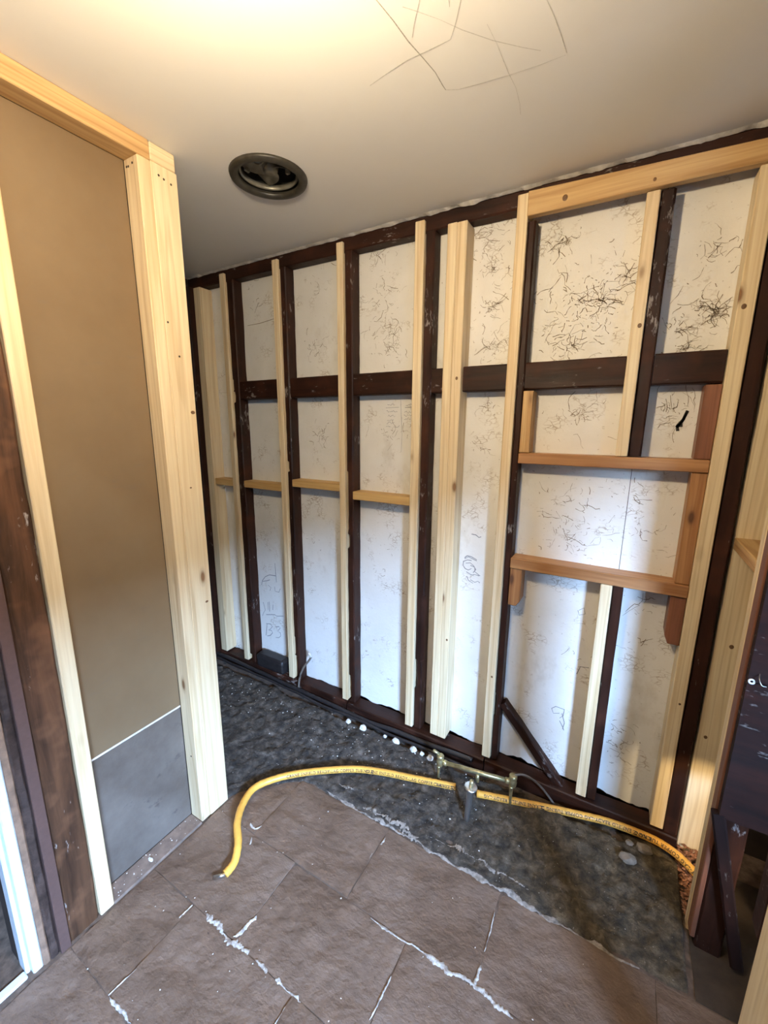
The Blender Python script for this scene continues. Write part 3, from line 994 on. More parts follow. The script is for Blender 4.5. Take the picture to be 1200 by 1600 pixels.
CLUST = [(-1.019, 2.022, 0.107, 50), (-0.985, 1.937, 0.067, 50), (-1.055, 2.318, 0.081, 25), (-1.021, 2.17, 0.107, 25), (-1.432, 1.975, 0.081, 25), (-1.361, 2.317, 0.067, 8), (-1.404, 2.209, 0.067, 10), (-1.839, 2.333, 0.054, 8), (-1.825, 2.204, 0.054, 8), (-0.21, 2.024, 0.161, 120), (-0.137, 2.014, 0.07, 70), (-0.281, 2.223, 0.04, 40), (-0.22, 1.876, 0.12, 80), (-0.068, 2.083, 0.06, 50), (-0.539, 2.316, 0.07, 40), (-0.531, 2.181, 0.07, 50), (-0.535, 2.043, 0.07, 50), (-0.526, 1.899, 0.07, 40), (0.148, 1.957, 0.08, 40), (0.154, 2.104, 0.07, 25), (0.193, 1.934, 0.045, 50), (0.125, 1.83, 0.07, 40), (0.095, 1.89, 0.06, 30), (-0.182, 1.622, 0.12, 40), (0.113, 1.642, 0.07, 50), (0.014, 1.348, 0.054, 40), (-0.161, 1.154, 0.11, 60), (-0.203, 1.30, 0.13, 30), (0.07, 1.211, 0.10, 25), (-1.404, 1.529, 0.067, 25), (-0.98, 1.537, 0.081, 20), (-0.991, 1.0, 0.067, 10), (-1.046, 0.819, 0.067, 12), (-1.468, 0.926, 0.054, 5), (-0.543, 1.491, 0.054, 15), (-0.524, 1.649, 0.054, 15), (-0.093, 0.674, 0.067, 10), (0.09, 0.385, 0.06, 20), (0.104, 0.288, 0.06, 30), (0.118, 0.78, 0.07, 12), (0.10, 0.93, 0.054, 15)]
bays = {}
for (cx, cz, rad, cnt) in CLUST:
    for _ in range(int(cnt * 0.95)):
        a = R.uniform(0, 6.283)
        rr = rad * abs(R.gauss(0, 0.62))
        p = Vector((cx + rr * math.cos(a) * 1.15, cz + rr * math.sin(a)))
        ang = R.choice([0.15, -0.2, 0.6, -0.6, 2.6, 1.4]) + R.gauss(0, 0.5)
        ln = R.choice([0.004, 0.008, 0.012, 0.018, 0.03])
        st = [p.copy()]
        for q in range(R.randint(2, 5)):
            ang += R.gauss(0, 0.55)
            p = p + Vector((math.cos(ang), math.sin(ang))) * ln * 0.5
            st.append(p.copy())
        xx = sum(s.x for s in st) / len(st)
        b = sum(1 for sx in studs_x if sx < xx)
        lo, hi = studs_x[b - 1] + 0.01, studs_x[min(b, 7)] - 0.01
        if min(s.x for s in st) < lo or max(s.x for s in st) > hi:
            continue
        bays.setdefault((b, R.random() < 0.4), []).append([(s.x, s.y) for s in st])
for (b, thick), sts in bays.items():
    v_, f_ = ribbon(sts, 'y', 0.0017 if thick else 0.0009, YP - 0.0012, 0.6)
    o = link('scratch_marks', mesh('scratch_marks', v_, f_), SCRATCH, wback)
    o['kind'] = 'stuff'
for k, wd in (('bay1', 0.0035), ('bay3', 0.0015), ('bay5', 0.003), ('bay6l', 0.0025)):
    v_, f_ = ribbon([[tuple(p) for p in s] for s in STROKES[k]], 'y', wd, YP - 0.0014, 0.3)
    link('pen_writing' if k in ('bay1', 'bay3') else 'pen_scribble', mesh('pen_writing', v_, f_), PEN, wback)
v_, f_ = ribbon([[tuple(p) for p in s] for s in STROKES['bay6u']], 'y', 0.008, YP - 0.0014, 0.5)
link('dark_gouge', mesh('dark_gouge', v_, f_), BLACKINK, wback)
v_, f_ = ribbon([[(-1.90, 2.118), (-1.80, 2.120), (-1.66, 2.135)]], 'y', 0.003, YP - 0.0012, 0.4)
link('sheet_crack', mesh('sheet_crack', v_, f_), SCRATCH, wback)

# ================================================================= OLD DARK FRAME on the back wall
frame = tag(empty('old_timber_frame', (-1.0, 1.70, 0)), 'old dark-stained timber frame of posts, rails and plates on the white back wall', 'timber frame')
YF = 1.668
rough('top_plate', (-2.30, 0.33), (1.674, 1.734), (2.340, 2.399), DARK[0], 0, frame, seed=3)
rough('sole_plate', (-2.30, -1.20), (1.652, 1.734), (-0.02, 0.078), DARK[0], 0, frame, 0.004, seed=5)
rough('sole_plate', (-1.19, -0.42), (1.650, 1.734), (-0.02, 0.072), DARK[0], 0, frame, 0.004, seed=6)
rough('sole_plate', (-0.415, 0.32), (1.655, 1.734), (-0.02, 0.070), DARK[0], 0, frame, 0.004, seed=7)
rough('corner_post', (-2.302, -2.236), (1.62, 1.734), (0.06, 2.338), DARK[2], 2, frame, seed=1)
# (x0, x1, z0, z1, notches on the left front arris: corner 0)
posts = [(-1.973, -1.922, 0.08, 2.339, [(1.70, 1.765, 0, 0.014, 0.02), (0.06, 0.13, 0, 0.022, 0.03), (1.765, 1.83, 0, 0.007, 0.01)]),
         (-1.582, -1.546, 0.08, 2.339, [(1.33, 1.39, 0, 0.013, 0.02), (0.08, 0.24, 0, 0.016, 0.03), (0.24, 0.36, 0, 0.007, 0.02)]),
         (-1.189, -1.150, 0.08, 2.339, [(1.00, 1.36, 0, 0.006, 0.02), (0.96, 1.04, 0, 0.016, 0.02), (0.08, 0.24, 0, 0.014, 0.03)]),
         (-0.790, -0.752, 0.08, 2.339, [(0.45, 0.80, 1, 0.008, 0.02), (0.30, 0.46, 0, 0.012, 0.02)]),
         (-0.392, -0.3665, 0.08, 2.29, [(0.30, 0.42, 0, 0.008, 0.02)]),
         (0.0015, 0.041, 1.484, 2.292, []),
         (0.0075, 0.042, 0.08, 1.012, []),
         (0.274, 0.320, 0.06, 2.292, [])]
for k, (a, b, z0, z1, nt) in enumerate(posts):
    rough('post', (a, b), (YF, 1.7335), (z0, z1), DARK[2], 2, frame, 0.0012, notches=nt, seed=k)
for k, (a, b) in enumerate([(-1.921, -1.6235), (-1.5445, -1.2265), (-1.1485, -0.8335), (-0.7505, -0.434), (-0.365, -0.038), (0.0425, 0.2285)]):
    rough('rail', (a, b), (1.674, 1.7335), (1.719, 1.817), DARK[0], 0, frame, 0.0012, seed=20 + k)
# diagonal brace at the foot of the fifth post
bx0, bz0, bx1, bz1 = -0.362, 0.365, -0.095, 0.055
dv = Vector((bx1 - bx0, 0, bz1 - bz0))
L = dv.length
br = rough('brace', (-L / 2, L / 2), (1.680, 1.725), (-0.018, 0.018), DARK[0], 0, None, 0.002, seed=31)
br.location = ((bx0 + bx1) / 2, 1.7025, (bz0 + bz1) / 2)
br.rotation_euler = (0, math.atan2(-dv.z, dv.x), 0)
br.parent = frame
br.matrix_parent_inverse = Matrix.Translation(-Vector(frame.location))

# ================================================================= NEW TIMBERS on the back wall (each its own thing)
GS = 'new pale pine studs on the back wall'
tg = (1.6715, 2.334)


def stud(x, z, label, group=GS, top=True, y=(1.655, 1.7335), mats=PINE):
    o = timber('pine_stud', x, y, z, mats, 2, None, tongue=tg if top and z[1] > 2.34 else None)
    return tag(o, label, 'stud', group)


tag(timber('pine_stud', (-2.232, -2.176), (1.653, 1.7335), (0.088, 2.336), PINE, 2), 'thick pale pine stud in the far left alcove corner', 'stud', GS)
stud((-2.012, -1.9745), (0.085, 2.375), 'narrow pale stud second from the left, beside the alcove corner stud')
stud((-1.622, -1.5835), (0.086, 2.376), 'narrow pale stud third from the left, chipped dark post beside it')
stud((-1.2255, -1.1905), (0.086, 2.377), 'narrow pale stud fourth from the left on the back wall')
stud((-0.8325, -0.7915), (0.084, 2.378), 'narrow pale stud just left of the doubled pale post')
dp = tag(empty('double_stud', (-0.651, 1.69, 0.09)), 'doubled pale pine post, the thickest in the middle of the back wall', 'stud', GS)
timber('stud_half', (-0.690, -0.6512), (1.648, 1.7335), (0.098, 2.338), PINE, 2, dp)
sh = timber('stud_half', (-0.6508, -0.611), (1.648, 1.7335), (0.098, 2.336), PINE, 2, dp)
stud((-0.4315, -0.3935), (0.086, 2.377), 'pale stud at the left end of the knotty header, bottom near the brass pipe')
stud((-0.0365, 0.0), (1.483, 2.292), 'short pale stud between the header and the upper orange crossbar', top=False)
stud((-0.033, 0.006), (0.086, 1.012), 'short pale stud below the lower orange crossbar', top=False)
stud((0.2305, 0.2725), (0.084, 2.294), 'tall pale stud at the right end of the back wall', top=False)
tag(timber('header_beam', (-0.3925, 0.325), (1.640, 1.6705), (2.297, 2.374), HEADER, 0, None, slope=(0.004, 0.026)),
    'knotty golden pine header fixed just under the dark top plate', 'beam')
hb = COL.objects[-1]
GO = 'orange timbers framing the recess at the right of the back wall'
tag(timber('cross_rail', (-0.365, 0.2295), (1.655, 1.7335), (1.441, 1.481), ORANGE, 0), 'upper orange pine crossbar of the recess frame', 'rail', GO)
tag(timber('cross_rail', (-0.365, 0.2295), (1.653, 1.7335), (1.014, 1.057), ORANGE, 0), 'lower orange pine crossbar of the recess frame', 'rail', GO)
tag(timber('packer', (-0.3645, -0.328), (1.661, 1.7335), (1.4825, 1.713), HEADER, 2), 'short honey-coloured upright standing on the left end of the upper crossbar', 'timber block', GO)
tag(timber('packer', (-0.3645, -0.318), (1.661, 1.7335), (0.850, 1.0125), ORANGE, 2, cut=(-0.014, 0.022)), 'short orange upright hanging below the left end of the lower crossbar', 'timber block', GO)
tag(timber('packer', (0.186, 0.2295), (1.664, 1.7335), (1.4825, 1.714), RED, 2), 'red-brown upright above the right end of the upper crossbar', 'timber block', GO)
tag(timber('packer', (0.187, 0.2295), (1.664, 1.7335), (1.0585, 1.4395), ORANGE, 2), 'long orange upright between the two crossbars at the right', 'timber block', GO)
tag(timber('packer', (0.183, 0.2295), (1.664, 1.7335), (0.832, 1.0125), RED, 2, cut=(0.012, 0.03)), 'red-brown upright with a sawn corner hanging below the lower crossbar', 'timber block', GO)
GN = 'honey noggins between the posts'
for (a, b, z0, z1, lab) in ((-2.1745, -2.0135, 1.218, 1.257, 'short honey noggin beside the alcove corner stud'),
                            (-1.9205, -1.6235, 1.220, 1.259, 'honey noggin in the second bay from the left'),
                            (-1.5445, -1.2270, 1.254, 1.293, 'honey noggin set highest, in the third bay from the left'),
                            (-1.1485, -0.8340, 1.222, 1.262, 'pale honey noggin left of the doubled post')):
    tag(timber('noggin', (a, b), (1.660, 1.7335), (z0, z1), HONEY, 0), lab, 'noggin', GN)

# ================================================================= LEFT PARTITION
XL = -1.32
part = tag(empty('stud_partition', (XL, 0.7, 0)), 'short pine-framed partition with grey wall board on the left', 'partition')
timber('top_plate', (-1.392, XL), (-0.9, 0.866), (2.347, 2.3995), HEADER, 1, part)
timber('top_plate', (-1.392, XL), (0.8675, 0.948), (2.350, 2.3985), PINE, 1, part)
es1 = timber('end_stud', (-1.389, XL), (0.826, 0.8655), (0.004, 2.3465), PINE, 2, part)
es2 = timber('end_stud', (-1.389, XL), (0.8662, 0.952), (0.0, 2.349), PINE, 2, part)
timber('near_stud', (-1.389, XL), (0.448, 0.489), (0.0, 2.3465), PINE, 2, part)
box('wall_board', (-1.402, 0.449, 0.513), (-1.3895, 0.8255, 2.346), BOARD, part, 0.0006)
box('lower_wall_board', (-1.402, 0.449, 0.006), (-1.391, 0.8255, 0.507), BOARD2, part, 0.0006)
box('board_joint', (-1.402, 0.449, 0.506), (-1.3898, 0.8255, 0.514), CHIP, part, 0)
box('upper_board', (-1.402, -0.9, 2.08), (-1.3895, 0.447, 2.346), BOARD, part, 0.0006)
box('sole_plate', (-1.3905, 0.4895, -0.02), (-1.3215, 0.8258, 0.006), LEDGE, part, 0.002)
for (y, z) in ((0.889, 2.318), (0.905, 2.314), (0.928, 2.310), (0.875, 1.90), (0.905, 1.80)):
    lathe('screw', [(0.0, -0.0006), (0.0028, -0.0006), (0.0034, 0.0006), (0.0018, 0.0012), (0.0, 0.0004)], SCREW, (XL + 0.0004, y, z), es2, 10, (0, math.pi / 2, 0))
for (x, z) in ((-1.375, 2.325), (-1.366, 2.324), (-1.345, 2.328), (-1.352, 0.30)):
    lathe('screw', [(0.0, -0.0006), (0.0028, -0.0006), (0.0034, 0.0006), (0.0018, 0.0012), (0.0, 0.0004)], SCREW, (x, 0.8256, z), es1, 10, (math.pi / 2, 0, 0))



def knot(parent, loc, r, axis, mat=None):
    """flush branch knot: a slightly domed disc in the face of a timber; axis = outward face direction"""
    prof = [(0.0, 0.0006), (r * 0.45, 0.0006), (r * 0.8, 0.0005), (r, -0.0006)]
    rot = {'x': (0, math.pi / 2, 0), '-y': (math.pi / 2, 0, 0)}[axis]
    o = lathe('knot', prof, mat or KNOT, loc, parent, 14, rot, False, False)
    o.scale = (0.8, 1.15, 1.0) if axis == 'x' else (1.0, 1.2, 1.0)
    return o


for (y, z, r) in ((0.938, 1.62, 0.008), (0.930, 0.92, 0.006), (0.905, 1.36, 0.004)):
    knot(es2, (XL + 0.0002, y, z), r, 'x')

# ================================================================= LEFT DOORWAY
d1 = tag(empty('door_1', (-1.34, 0.35, 0)), 'side doorway with old dark post and pale frame at the left edge', None, None, 'structure')
rough('jamb_post', (-1.400, -1.329), (0.3635, 0.4465), (-0.01, 2.346), DOORPOST, 2, d1, 0.003, seed=41)
box('cover_strip', (-1.36, 0.336, -0.008), (-1.3185, 0.3625, 2.07), BROWNSTRIP, d1, 0.002)
rough('rough_liner', (-1.372, -1.328), (0.3135, 0.335), (-0.01, 2.07), LINER, 2, d1, 0.005, seed=43)
rough('bare_fillet', (-1.376, -1.330), (0.2965, 0.3130), (-0.01, 2.07), FILLET, 2, d1, 0.002, seed=44)
box('frame_edge', (-1.40, 0.272, -0.01), (-1.334, 0.2960, 2.07), UPVC, d1, 0.003)
box('frame_lip', (-1.40, 0.2605, -0.01), (-1.352, 0.2715, 2.07), UPVC, d1, 0.003)
box('threshold', (-1.365, -0.90, -0.03), (-1.338, 0.2600, 0.004), UPVC, d1, 0.003)
box('door_head', (-1.40, -0.9, 2.05), (-1.336, 0.26, 2.08), UPVC, d1, 0.003)

# ================================================================= RIGHT PARTITION
rp = tag(empty('stud_partition', (0.36, 1.4, 0)), 'open pine and dark board partition at the right edge', 'partition')
timber('far_stud', (0.3265, 0.412), (1.690, 1.7330), (0.0, 2.338), PINE, 2, rp)
timber('cross_noggin', (0.3295, 0.395), (1.4215, 1.6892), (1.198, 1.236), HEADER, 1, rp)
timber('stud', (0.3300, 0.412), (1.386, 1.4205), (0.0, 2.399), PINE, 2, rp)
timber('old_batten', (0.3310, 0.3445), (1.343, 1.385), (0.03, 2.399), RED, 2, rp)
rough('old_stud', (0.3455, 0.412), (1.345, 1.385), (0.0, 2.399), DARK[2], 2, rp, seed=57)
rough('board', (0.336, 0.89), (1.318, 1.341), (0.50, 0.93), BROWNBOARD, 0, rp, seed=51)
rough('board', (0.336, 0.89), (1.318, 1.341), (0.933, 1.35), BROWNBOARD, 0, rp, seed=52)
rough('board', (0.336, 0.89), (1.318, 1.341), (1.353, 2.0), BROWNBOARD, 0, rp, seed=53)
rough('board', (0.336, 0.89), (1.318, 1.341), (2.003, 2.39), BROWNBOARD, 0, rp, seed=54)
rough('stud', (0.3305, 0.378), (0.923, 0.975), (0.58, 2.399), BROWNBOARD, 2, rp, seed=55)
timber('near_stud', (0.3300, 0.372), (0.785, 0.9215), (0.0, 2.399), PINE, 2, rp)
bx0, bz0, bx1, bz1 = 0.335, 0.51, 0.445, 0.02
dv = Vector((bx1 - bx0, 0, bz1 - bz0))
L = dv.length
br = rough('brace', (-L / 2, L / 2), (1.318, 1.341), (-0.016, 0.016), BROWNBOARD, 0, None, 0.002, seed=56)
br.location = ((bx0 + bx1) / 2, 1.3295, (bz0 + bz1) / 2)
br.rotation_euler = (0, math.atan2(-dv.z, dv.x), 0)
br.parent = rp
br.matrix_parent_inverse = Matrix.Translation(-Vector(rp.location))
box('lower_shade_sheet', (0.58, 1.44, 0.0), (0.895, 1.455, 0.515), VOID, rp, 0)  # black sheet added in place of the shade low in the gap
box('shade_sheet', (0.42, 1.44, 0.52), (0.895, 1.46, 2.39), VOID, rp, 0)  # black sheet added in place of the dark space behind the boards
lathe('washer', [(0.0035, 0), (0.0075, 0), (0.0075, 0.003), (0.0035, 0.003)], WHITERING, (0.3435, 1.3165, 0.937), rp, 20, (math.pi / 2, 0, 0), True)
hk = [Vector((0.357, 1.319, 0.962)), Vector((0.355, 1.305, 0.952)), Vector((0.360, 1.300, 0.940)), Vector((0.370, 1.302, 0.938))]
tube('hook', smooth_path(hk, 6), 0.0012, COPPERBRIGHT, rp, 6)

for st_ in [o for o in COL.objects if o.name.startswith('pine_stud')]:
    lab = st_['label']
    if 'between the header' in lab:
        knot(st_, (-0.012, 1.6548, 1.905), 0.0065, '-y')
    elif 'right end of the back wall' in lab:
        knot(st_, (0.246, 1.6548, 1.93), 0.007, '-y')
        knot(st_, (0.258, 1.6548, 0.62), 0.004, '-y')
    elif 'left end of the knotty' in lab:
        knot(st_, (-0.408, 1.6548, 0.50), 0.005, '-y')
knot(sh, (-0.628, 1.6478, 1.77), 0.006, '-y')
knot(sh, (-0.622, 1.6478, 0.62), 0.005, '-y')
knot(hb, (-0.272, 1.6398, 2.325), 0.009, '-y')
knot(hb, (-0.02, 1.6398, 2.315), 0.005, '-y')
for o in [q for q in rp.children if q.name.startswith('far_stud')]:
    knot(o, (0.374, 1.6898, 0.86), 0.007, '-y')
    knot(o, (0.352, 1.6898, 0.50), 0.006, '-y')

# ================================================================= CEILING VENT
vent = tag(empty('ceiling_vent', (VX, VY, CZ)), 'round dark ceiling vent without its cover', 'vent')
lathe('flange', [(0.098, -0.004), (0.104, -0.011), (0.116, -0.012), (0.126, -0.008), (0.129, 0.0), (0.112, 0.002), (0.099, 0.002)], VENTRIM, (VX, VY, CZ), vent, 48, None, True)
lathe('duct', [(0.110, 0.0), (0.108, 0.03), (0.104, 0.15), (0.0, 0.15)], VENTDUCT, (VX, VY, CZ), vent, 40, None, False, False)
lathe('inner_ring', [(0.090, 0.010), (0.094, 0.006), (0.099, 0.010), (0.097, 0.022), (0.091, 0.022)], VENTIN, (VX, VY, CZ), vent, 40, None, True)
lathe('motor_hub', [(0.0, 0.012), (0.014, 0.010), (0.024, 0.017), (0.027, 0.030), (0.027, 0.12), (0.0, 0.13)], VENTIN, (VX + 0.006, VY + 0.002, CZ), vent, 24)
for k in range(4):
    a0 = k * math.pi / 2 + 0.5
    vs, fs = [], []
    for i in range(9):
        t = i / 8
        rr = 0.024 + 0.068 * t
        a = a0 + 0.55 * t
        w_ = 0.013 + 0.016 * math.sin(math.pi * (0.25 + 0.6 * t))
        for s_ in (-1, 1):
            aa = a + s_ * w_ / rr * 0.9
            for th in (0, 0.0022):
                vs.append((rr * math.cos(aa), rr * math.sin(aa), 0.030 + s_ * 0.013 + th))
    for i in range(8):
        b = i * 4
        for q in ((0, 1), (1, 3), (3, 2), (2, 0)):
            fs.append((b + q[0], b + q[1], b + 4 + q[1], b + 4 + q[0]))
    fs += [(0, 2, 3, 1), (32, 33, 35, 34)]
    link('fan_blade', mesh('fan_blade', vs, fs, True), VENTIN, vent, (VX + 0.006, VY + 0.002, CZ))
box('clip', (VX + 0.045, VY + 0.030, CZ + 0.012), (VX + 0.060, VY + 0.042, CZ + 0.035), VENTCLIP, vent, 0.002)
box('clip', (VX - 0.060, VY - 0.055, CZ + 0.010), (VX - 0.050, VY - 0.035, CZ + 0.04), VENTCLIP, vent, 0.002)
tube('wire', smooth_path([(VX - 0.03, VY - 0.07, CZ + 0.05), (VX - 0.01, VY - 0.045, CZ + 0.02), (VX + 0.02, VY - 0.04, CZ + 0.025), (VX + 0.03, VY - 0.02, CZ + 0.06)], 8), 0.003, VENTIN, vent, 8)

# ================================================================= CEILING LAMP (just out of frame)
LX, LY = -0.50, 0.35
lamp = tag(empty('ceiling_lamp', (LX, LY, CZ)), 'bare bulb in a white ceiling lampholder above the camera', 'lamp')
lathe('rose', [(0.0, 0.0), (0.045, 0.0), (0.045, -0.012), (0.018, -0.022), (0.006, -0.026), (0.006, -0.135), (0.016, -0.14), (0.018, -0.165), (0.0, -0.165)], UPVC, (LX, LY, CZ), lamp, 28)
lathe('globe', [(0.018, -0.1655), (0.036, -0.177), (0.047, -0.195), (0.050, -0.212), (0.046, -0.232), (0.035, -0.248), (0.018, -0.258), (0.0, -0.261)], BULBM, (LX, LY, CZ), lamp, 18)

# warm work lamp on the wall behind the right partition, shining into the corner
wl = tag(empty('work_lamp', (0.80, 0.95, 0.60)), 'small work lamp on the dark wall behind the right partition', 'lamp')
sl = bpy.data.lights.new('work_lamp_light', 'SPOT')
sl.energy = 42.0
sl.color = (1.0, 0.74, 0.38)
sl.spot_size = math.radians(34)
sl.spot_blend = 0.35
sl.shadow_soft_size = 0.06
so = bpy.data.objects.new('work_lamp_light', sl)
COL.objects.link(so)
aim = Vector((0.345, 1.69, 0.16)) - Vector((0.80, 0.95, 0.60))
so.rotation_euler = aim.to_track_quat('-Z', 'Y').to_euler()
so.location = Vector((0.80, 0.95, 0.60)) + aim.normalized() * 0.01
hd = lathe('lamp_head', [(0.012, -0.075), (0.020, -0.07), (0.022, -0.03), (0.040, 0.03), (0.037, 0.03), (0.019, -0.028), (0.0, -0.03)], BLACKCABLE, (0.80, 0.95, 0.60), wl, 20)
hd.rotation_euler = (-aim).to_track_quat('-Z', 'Y').to_euler()
tube('bracket', [Vector((0.80, 0.95, 0.60)) - aim.normalized() * 0.07, Vector((0.87, 0.90, 0.66)), Vector((0.898, 0.90, 0.66))], 0.006, BLACKCABLE, wl, 8)

# ================================================================= PIPES AND LOOSE THINGS
PIPE1 = [(-1.069, 0.734, 0.016), (-1.071, 0.776, 0.022), (-1.101, 0.82, 0.04), (-1.165, 0.872, 0.048), (-1.218, 0.947, 0.04), (-1.239, 1.027, 0.035), (-1.197, 1.108, 0.034), (-1.12, 1.19, 0.034), (-1.005, 1.277, 0.036), (-0.907, 1.34, 0.036), (-0.797, 1.385, 0.036), (-0.685, 1.421, 0.034), (-0.576, 1.457, 0.032), (-0.49, 1.483, 0.031)]
PEND = [(-1.069, 0.734, 0.016), (-1.084, 0.721, 0.012), (-1.101, 0.708, 0.010)]
PIPE2 = [(-0.4, 1.5, 0.03), (-0.26, 1.541, 0.032), (-0.138, 1.577, 0.034), (-0.02, 1.608, 0.036), (0.095, 1.637, 0.036), (0.204, 1.641, 0.040), (0.267, 1.635, 0.042), (0.323, 1.612, 0.042), (0.372, 1.570, 0.040)]
PR = 0.0142


def pipe_print(parent, path, texts, ang_deg, size, flip):
    """black lettering wrapped on the pipe surface"""
    fr = frames(path)
    cum = [0.0]
    for i in range(1, len(path)):
        cum.append(cum[-1] + (path[i] - path[i - 1]).length)

    def at(s):
        s = max(0, min(cum[-1] - 1e-6, s))
        for i in range(len(cum) - 1):
            if cum[i + 1] >= s:
                f = (s - cum[i]) / max(1e-9, cum[i + 1] - cum[i])
                return [fr[i][q].lerp(fr[i + 1][q], f) for q in range(4)]
    for (s0, txt) in texts:
        cu = bpy.data.curves.new('pipe_print', 'FONT')
        cu.body = txt
        cu.size = size
        cu.offset = 0.0003
        cu.space_character = 1.12
        to = bpy.data.objects.new('tmp_text', cu)
        COL.objects.link(to)
        bpy.context.view_layer.update()
        me = bpy.data.meshes.new_from_object(to.evaluated_get(bpy.context.evaluated_depsgraph_get()))
        bpy.data.objects.remove(to)
        bm = bmesh.new()
        bm.from_mesh(me)
        bmesh.ops.triangulate(bm, faces=bm.faces)
        wid = max(v.co.x for v in bm.verts)
        for v in bm.verts:
            u, h = v.co.x, v.co.y - size * 0.35
            s = s0 + (wid - u if flip else u)
            if flip:
                h = -h
            p, t, sd_, uu = at(s)
            a = math.radians(ang_deg) + h / PR
            # sd_ points to the right of travel; camera side
            v.co = p + (sd_ * math.cos(a) + uu * math.sin(a)) * (PR * 1.03 + 0.0003)
        bm.to_mesh(me)
        bm.free()
        link('pipe_print', me, BLACKINK, parent)


def yellow_pipe(pts, label, texts, ang, flip, end=None, wrinkle=0.05):
    path = smooth_path(pts, 9)
    root = tag(empty('lagged_pipe', (path[0].x, path[0].y, 0.0)), label, 'pipe', 'yellow lagged copper pipes')
    lag = tube('lagging', path, PR, YELLOW, root, 14, lambda t, i: 1 + wrinkle * noise.noise(Vector((i * 0.9, 3, 1))) + 0.02 * math.sin(i * 2.1))
    if end:
        tube('copper_end', [Vector(p) for p in end], 0.0062, COPPERBRIGHT, root, 12)
    pipe_print(lag, path, texts, ang, 0.0165, flip)
    return root


TXT = 'CRANE ENFIELD READY-LAG COPPER TUBING \u25A0'
yellow_pipe(PIPE1, 'yellow lagged copper pipe with a loose end lying on the flagstones',
            [(0.50, TXT), (0.86, TXT), (1.17, 'CRANE ENFIELD')], 22, False, PEND, 0.07)
yellow_pipe(PIPE2, 'yellow lagged copper pipe running from the chrome tube to the right corner',
            [(0.03, 'CRANE ENFIELD READY-LAG'), (0.26, TXT), (0.60, TXT)], 30, True, None, 0.03)

# brass pipe with two elbows
bp = tag(empty('brass_pipe', (-0.42, 1.51, 0.0)), 'brass pipe with elbow fittings at both ends, standing by the back wall', 'pipe')
A, B = Vector((-0.572, 1.497, 0.112)), Vector((-0.262, 1.532, 0.132))
tube('pipe', [A, A.lerp(B, 0.5), B], 0.0095, BRASS, bp, 14)
for (P, base, hgt) in ((A, 0.012, 0.035), (B, 0.020, 0.035)):
    lathe('elbow', [(0.0, -0.022), (0.010, -0.022), (0.0145, -0.014), (0.0165, 0.0), (0.0150, 0.012), (0.013, 0.016), (0.0165, 0.020), (0.0165, hgt - 0.004), (0.012, hgt), (0.0, hgt)], BRASS, P, bp, 16)
    lathe('stem', [(0.0, base - 0.02), (0.0052, base - 0.02), (0.0060, P.z * 0.5), (0.0085, P.z - 0.028), (0.0100, P.z - 0.02), (0.0, P.z - 0.018)], BRASS, (P.x - 0.004, P.y - 0.004, 0), bp, 12)
    dd = (B - A).normalized() * (1 if P is A else -1)
    tube('collar', [P + dd * 0.014, P + dd * 0.03], 0.0125, BRASS, bp, 12)
lathe('lever', [(0.0, 0.0), (0.006, 0.001), (0.007, 0.03), (0.004, 0.034), (0.0, 0.034)], BRASS, (-0.574, 1.495, 0.150), bp, 10, (0, -1.2, 0.2))
lathe('stub', [(0.0, 0.08), (0.0085, 0.08), (0.0085, 0.115), (0.0, 0.115)], BRASS, (-0.405, 1.5125, 0.0), bp, 12)

# chrome tube with flared top
ct = tag(empty('chrome_tube', (-0.398, 1.382, 0.0)), 'chrome tube with a flared collar standing in the dark earth', 'pipe')
cl = lathe('tube', [(0.0, -0.01), (0.0095, -0.01), (0.0105, 0.02), (0.0125, 0.10), (0.0140, 0.150), (0.0165, 0.162), (0.0165, 0.166), (0.0, 0.166)], CHROME, (-0.405, 1.384, 0.0), ct, 24)
cl.rotation_euler = (0.02, 0.07, 0)
lathe('collar', [(0.012, 0.0), (0.022, 0.002), (0.0255, 0.006), (0.0255, 0.009), (0.020, 0.011), (0.0, 0.012)], CHROME, (-0.3937, 1.3807, 0.163), ct, 28, (0.02, 0.07, 0))
lathe('spigot', [(0.0, 0.0), (0.0085, 0.0), (0.0085, 0.028), (0.0, 0.030)], BRASS, (-0.3929, 1.3805, 0.174), ct, 14, (0.02, 0.07, 0))

# cables
tag(tube('grey_cable', smooth_path([(-0.262, 1.532, 0.160), (-0.235, 1.545, 0.172), (-0.200, 1.562, 0.158), (-0.165, 1.59, 0.115), (-0.134, 1.613, 0.065), (-0.10, 1.622, 0.02)], 8), 0.0045, GREYCABLE, None, 8),
    'thin grey cable arching from the right brass elbow down to the earth', 'cable')
pts = []
for i in range(34):
    x = -2.28 + i * 0.055
    pts.append((x, 1.628 + 0.008 * noise.noise(Vector((x * 3, 1, 1))), 0.070 - 0.035 * max(0, min(1, (x + 2.2) / 1.2)) + 0.008 * noise.noise(Vector((x * 4, 5, 1))) + (0.03 * max(0, (x + 1.0)) / 0.5)))
tag(tube('black_cable', smooth_path(pts, 4), 0.011, BLACKCABLE, None, 10), 'thick black cable running along the foot of the back wall', 'cable', 'cables along the wall foot')
pts = []
for i in range(28):
    x = -2.27 + i * 0.07
    pts.append((x, 1.607 + 0.010 * noise.noise(Vector((x * 2.5, 8, 1))), 0.045 - 0.022 * max(0, min(1, (x + 2.2) / 1.0)) + 0.010 * noise.noise(Vector((x * 5, 9, 1))) + 0.012))
tag(tube('black_cable', smooth_path(pts, 4), 0.007, BLACKCABLE, None, 8), 'thinner black cable lying in front of the thick one', 'cable', 'cables along the wall foot')
cs = tag(empty('cable_stub', (-1.50, 1.66, 0.05)), 'short grey cable stub with white tip poking up in the third bay', 'cable')
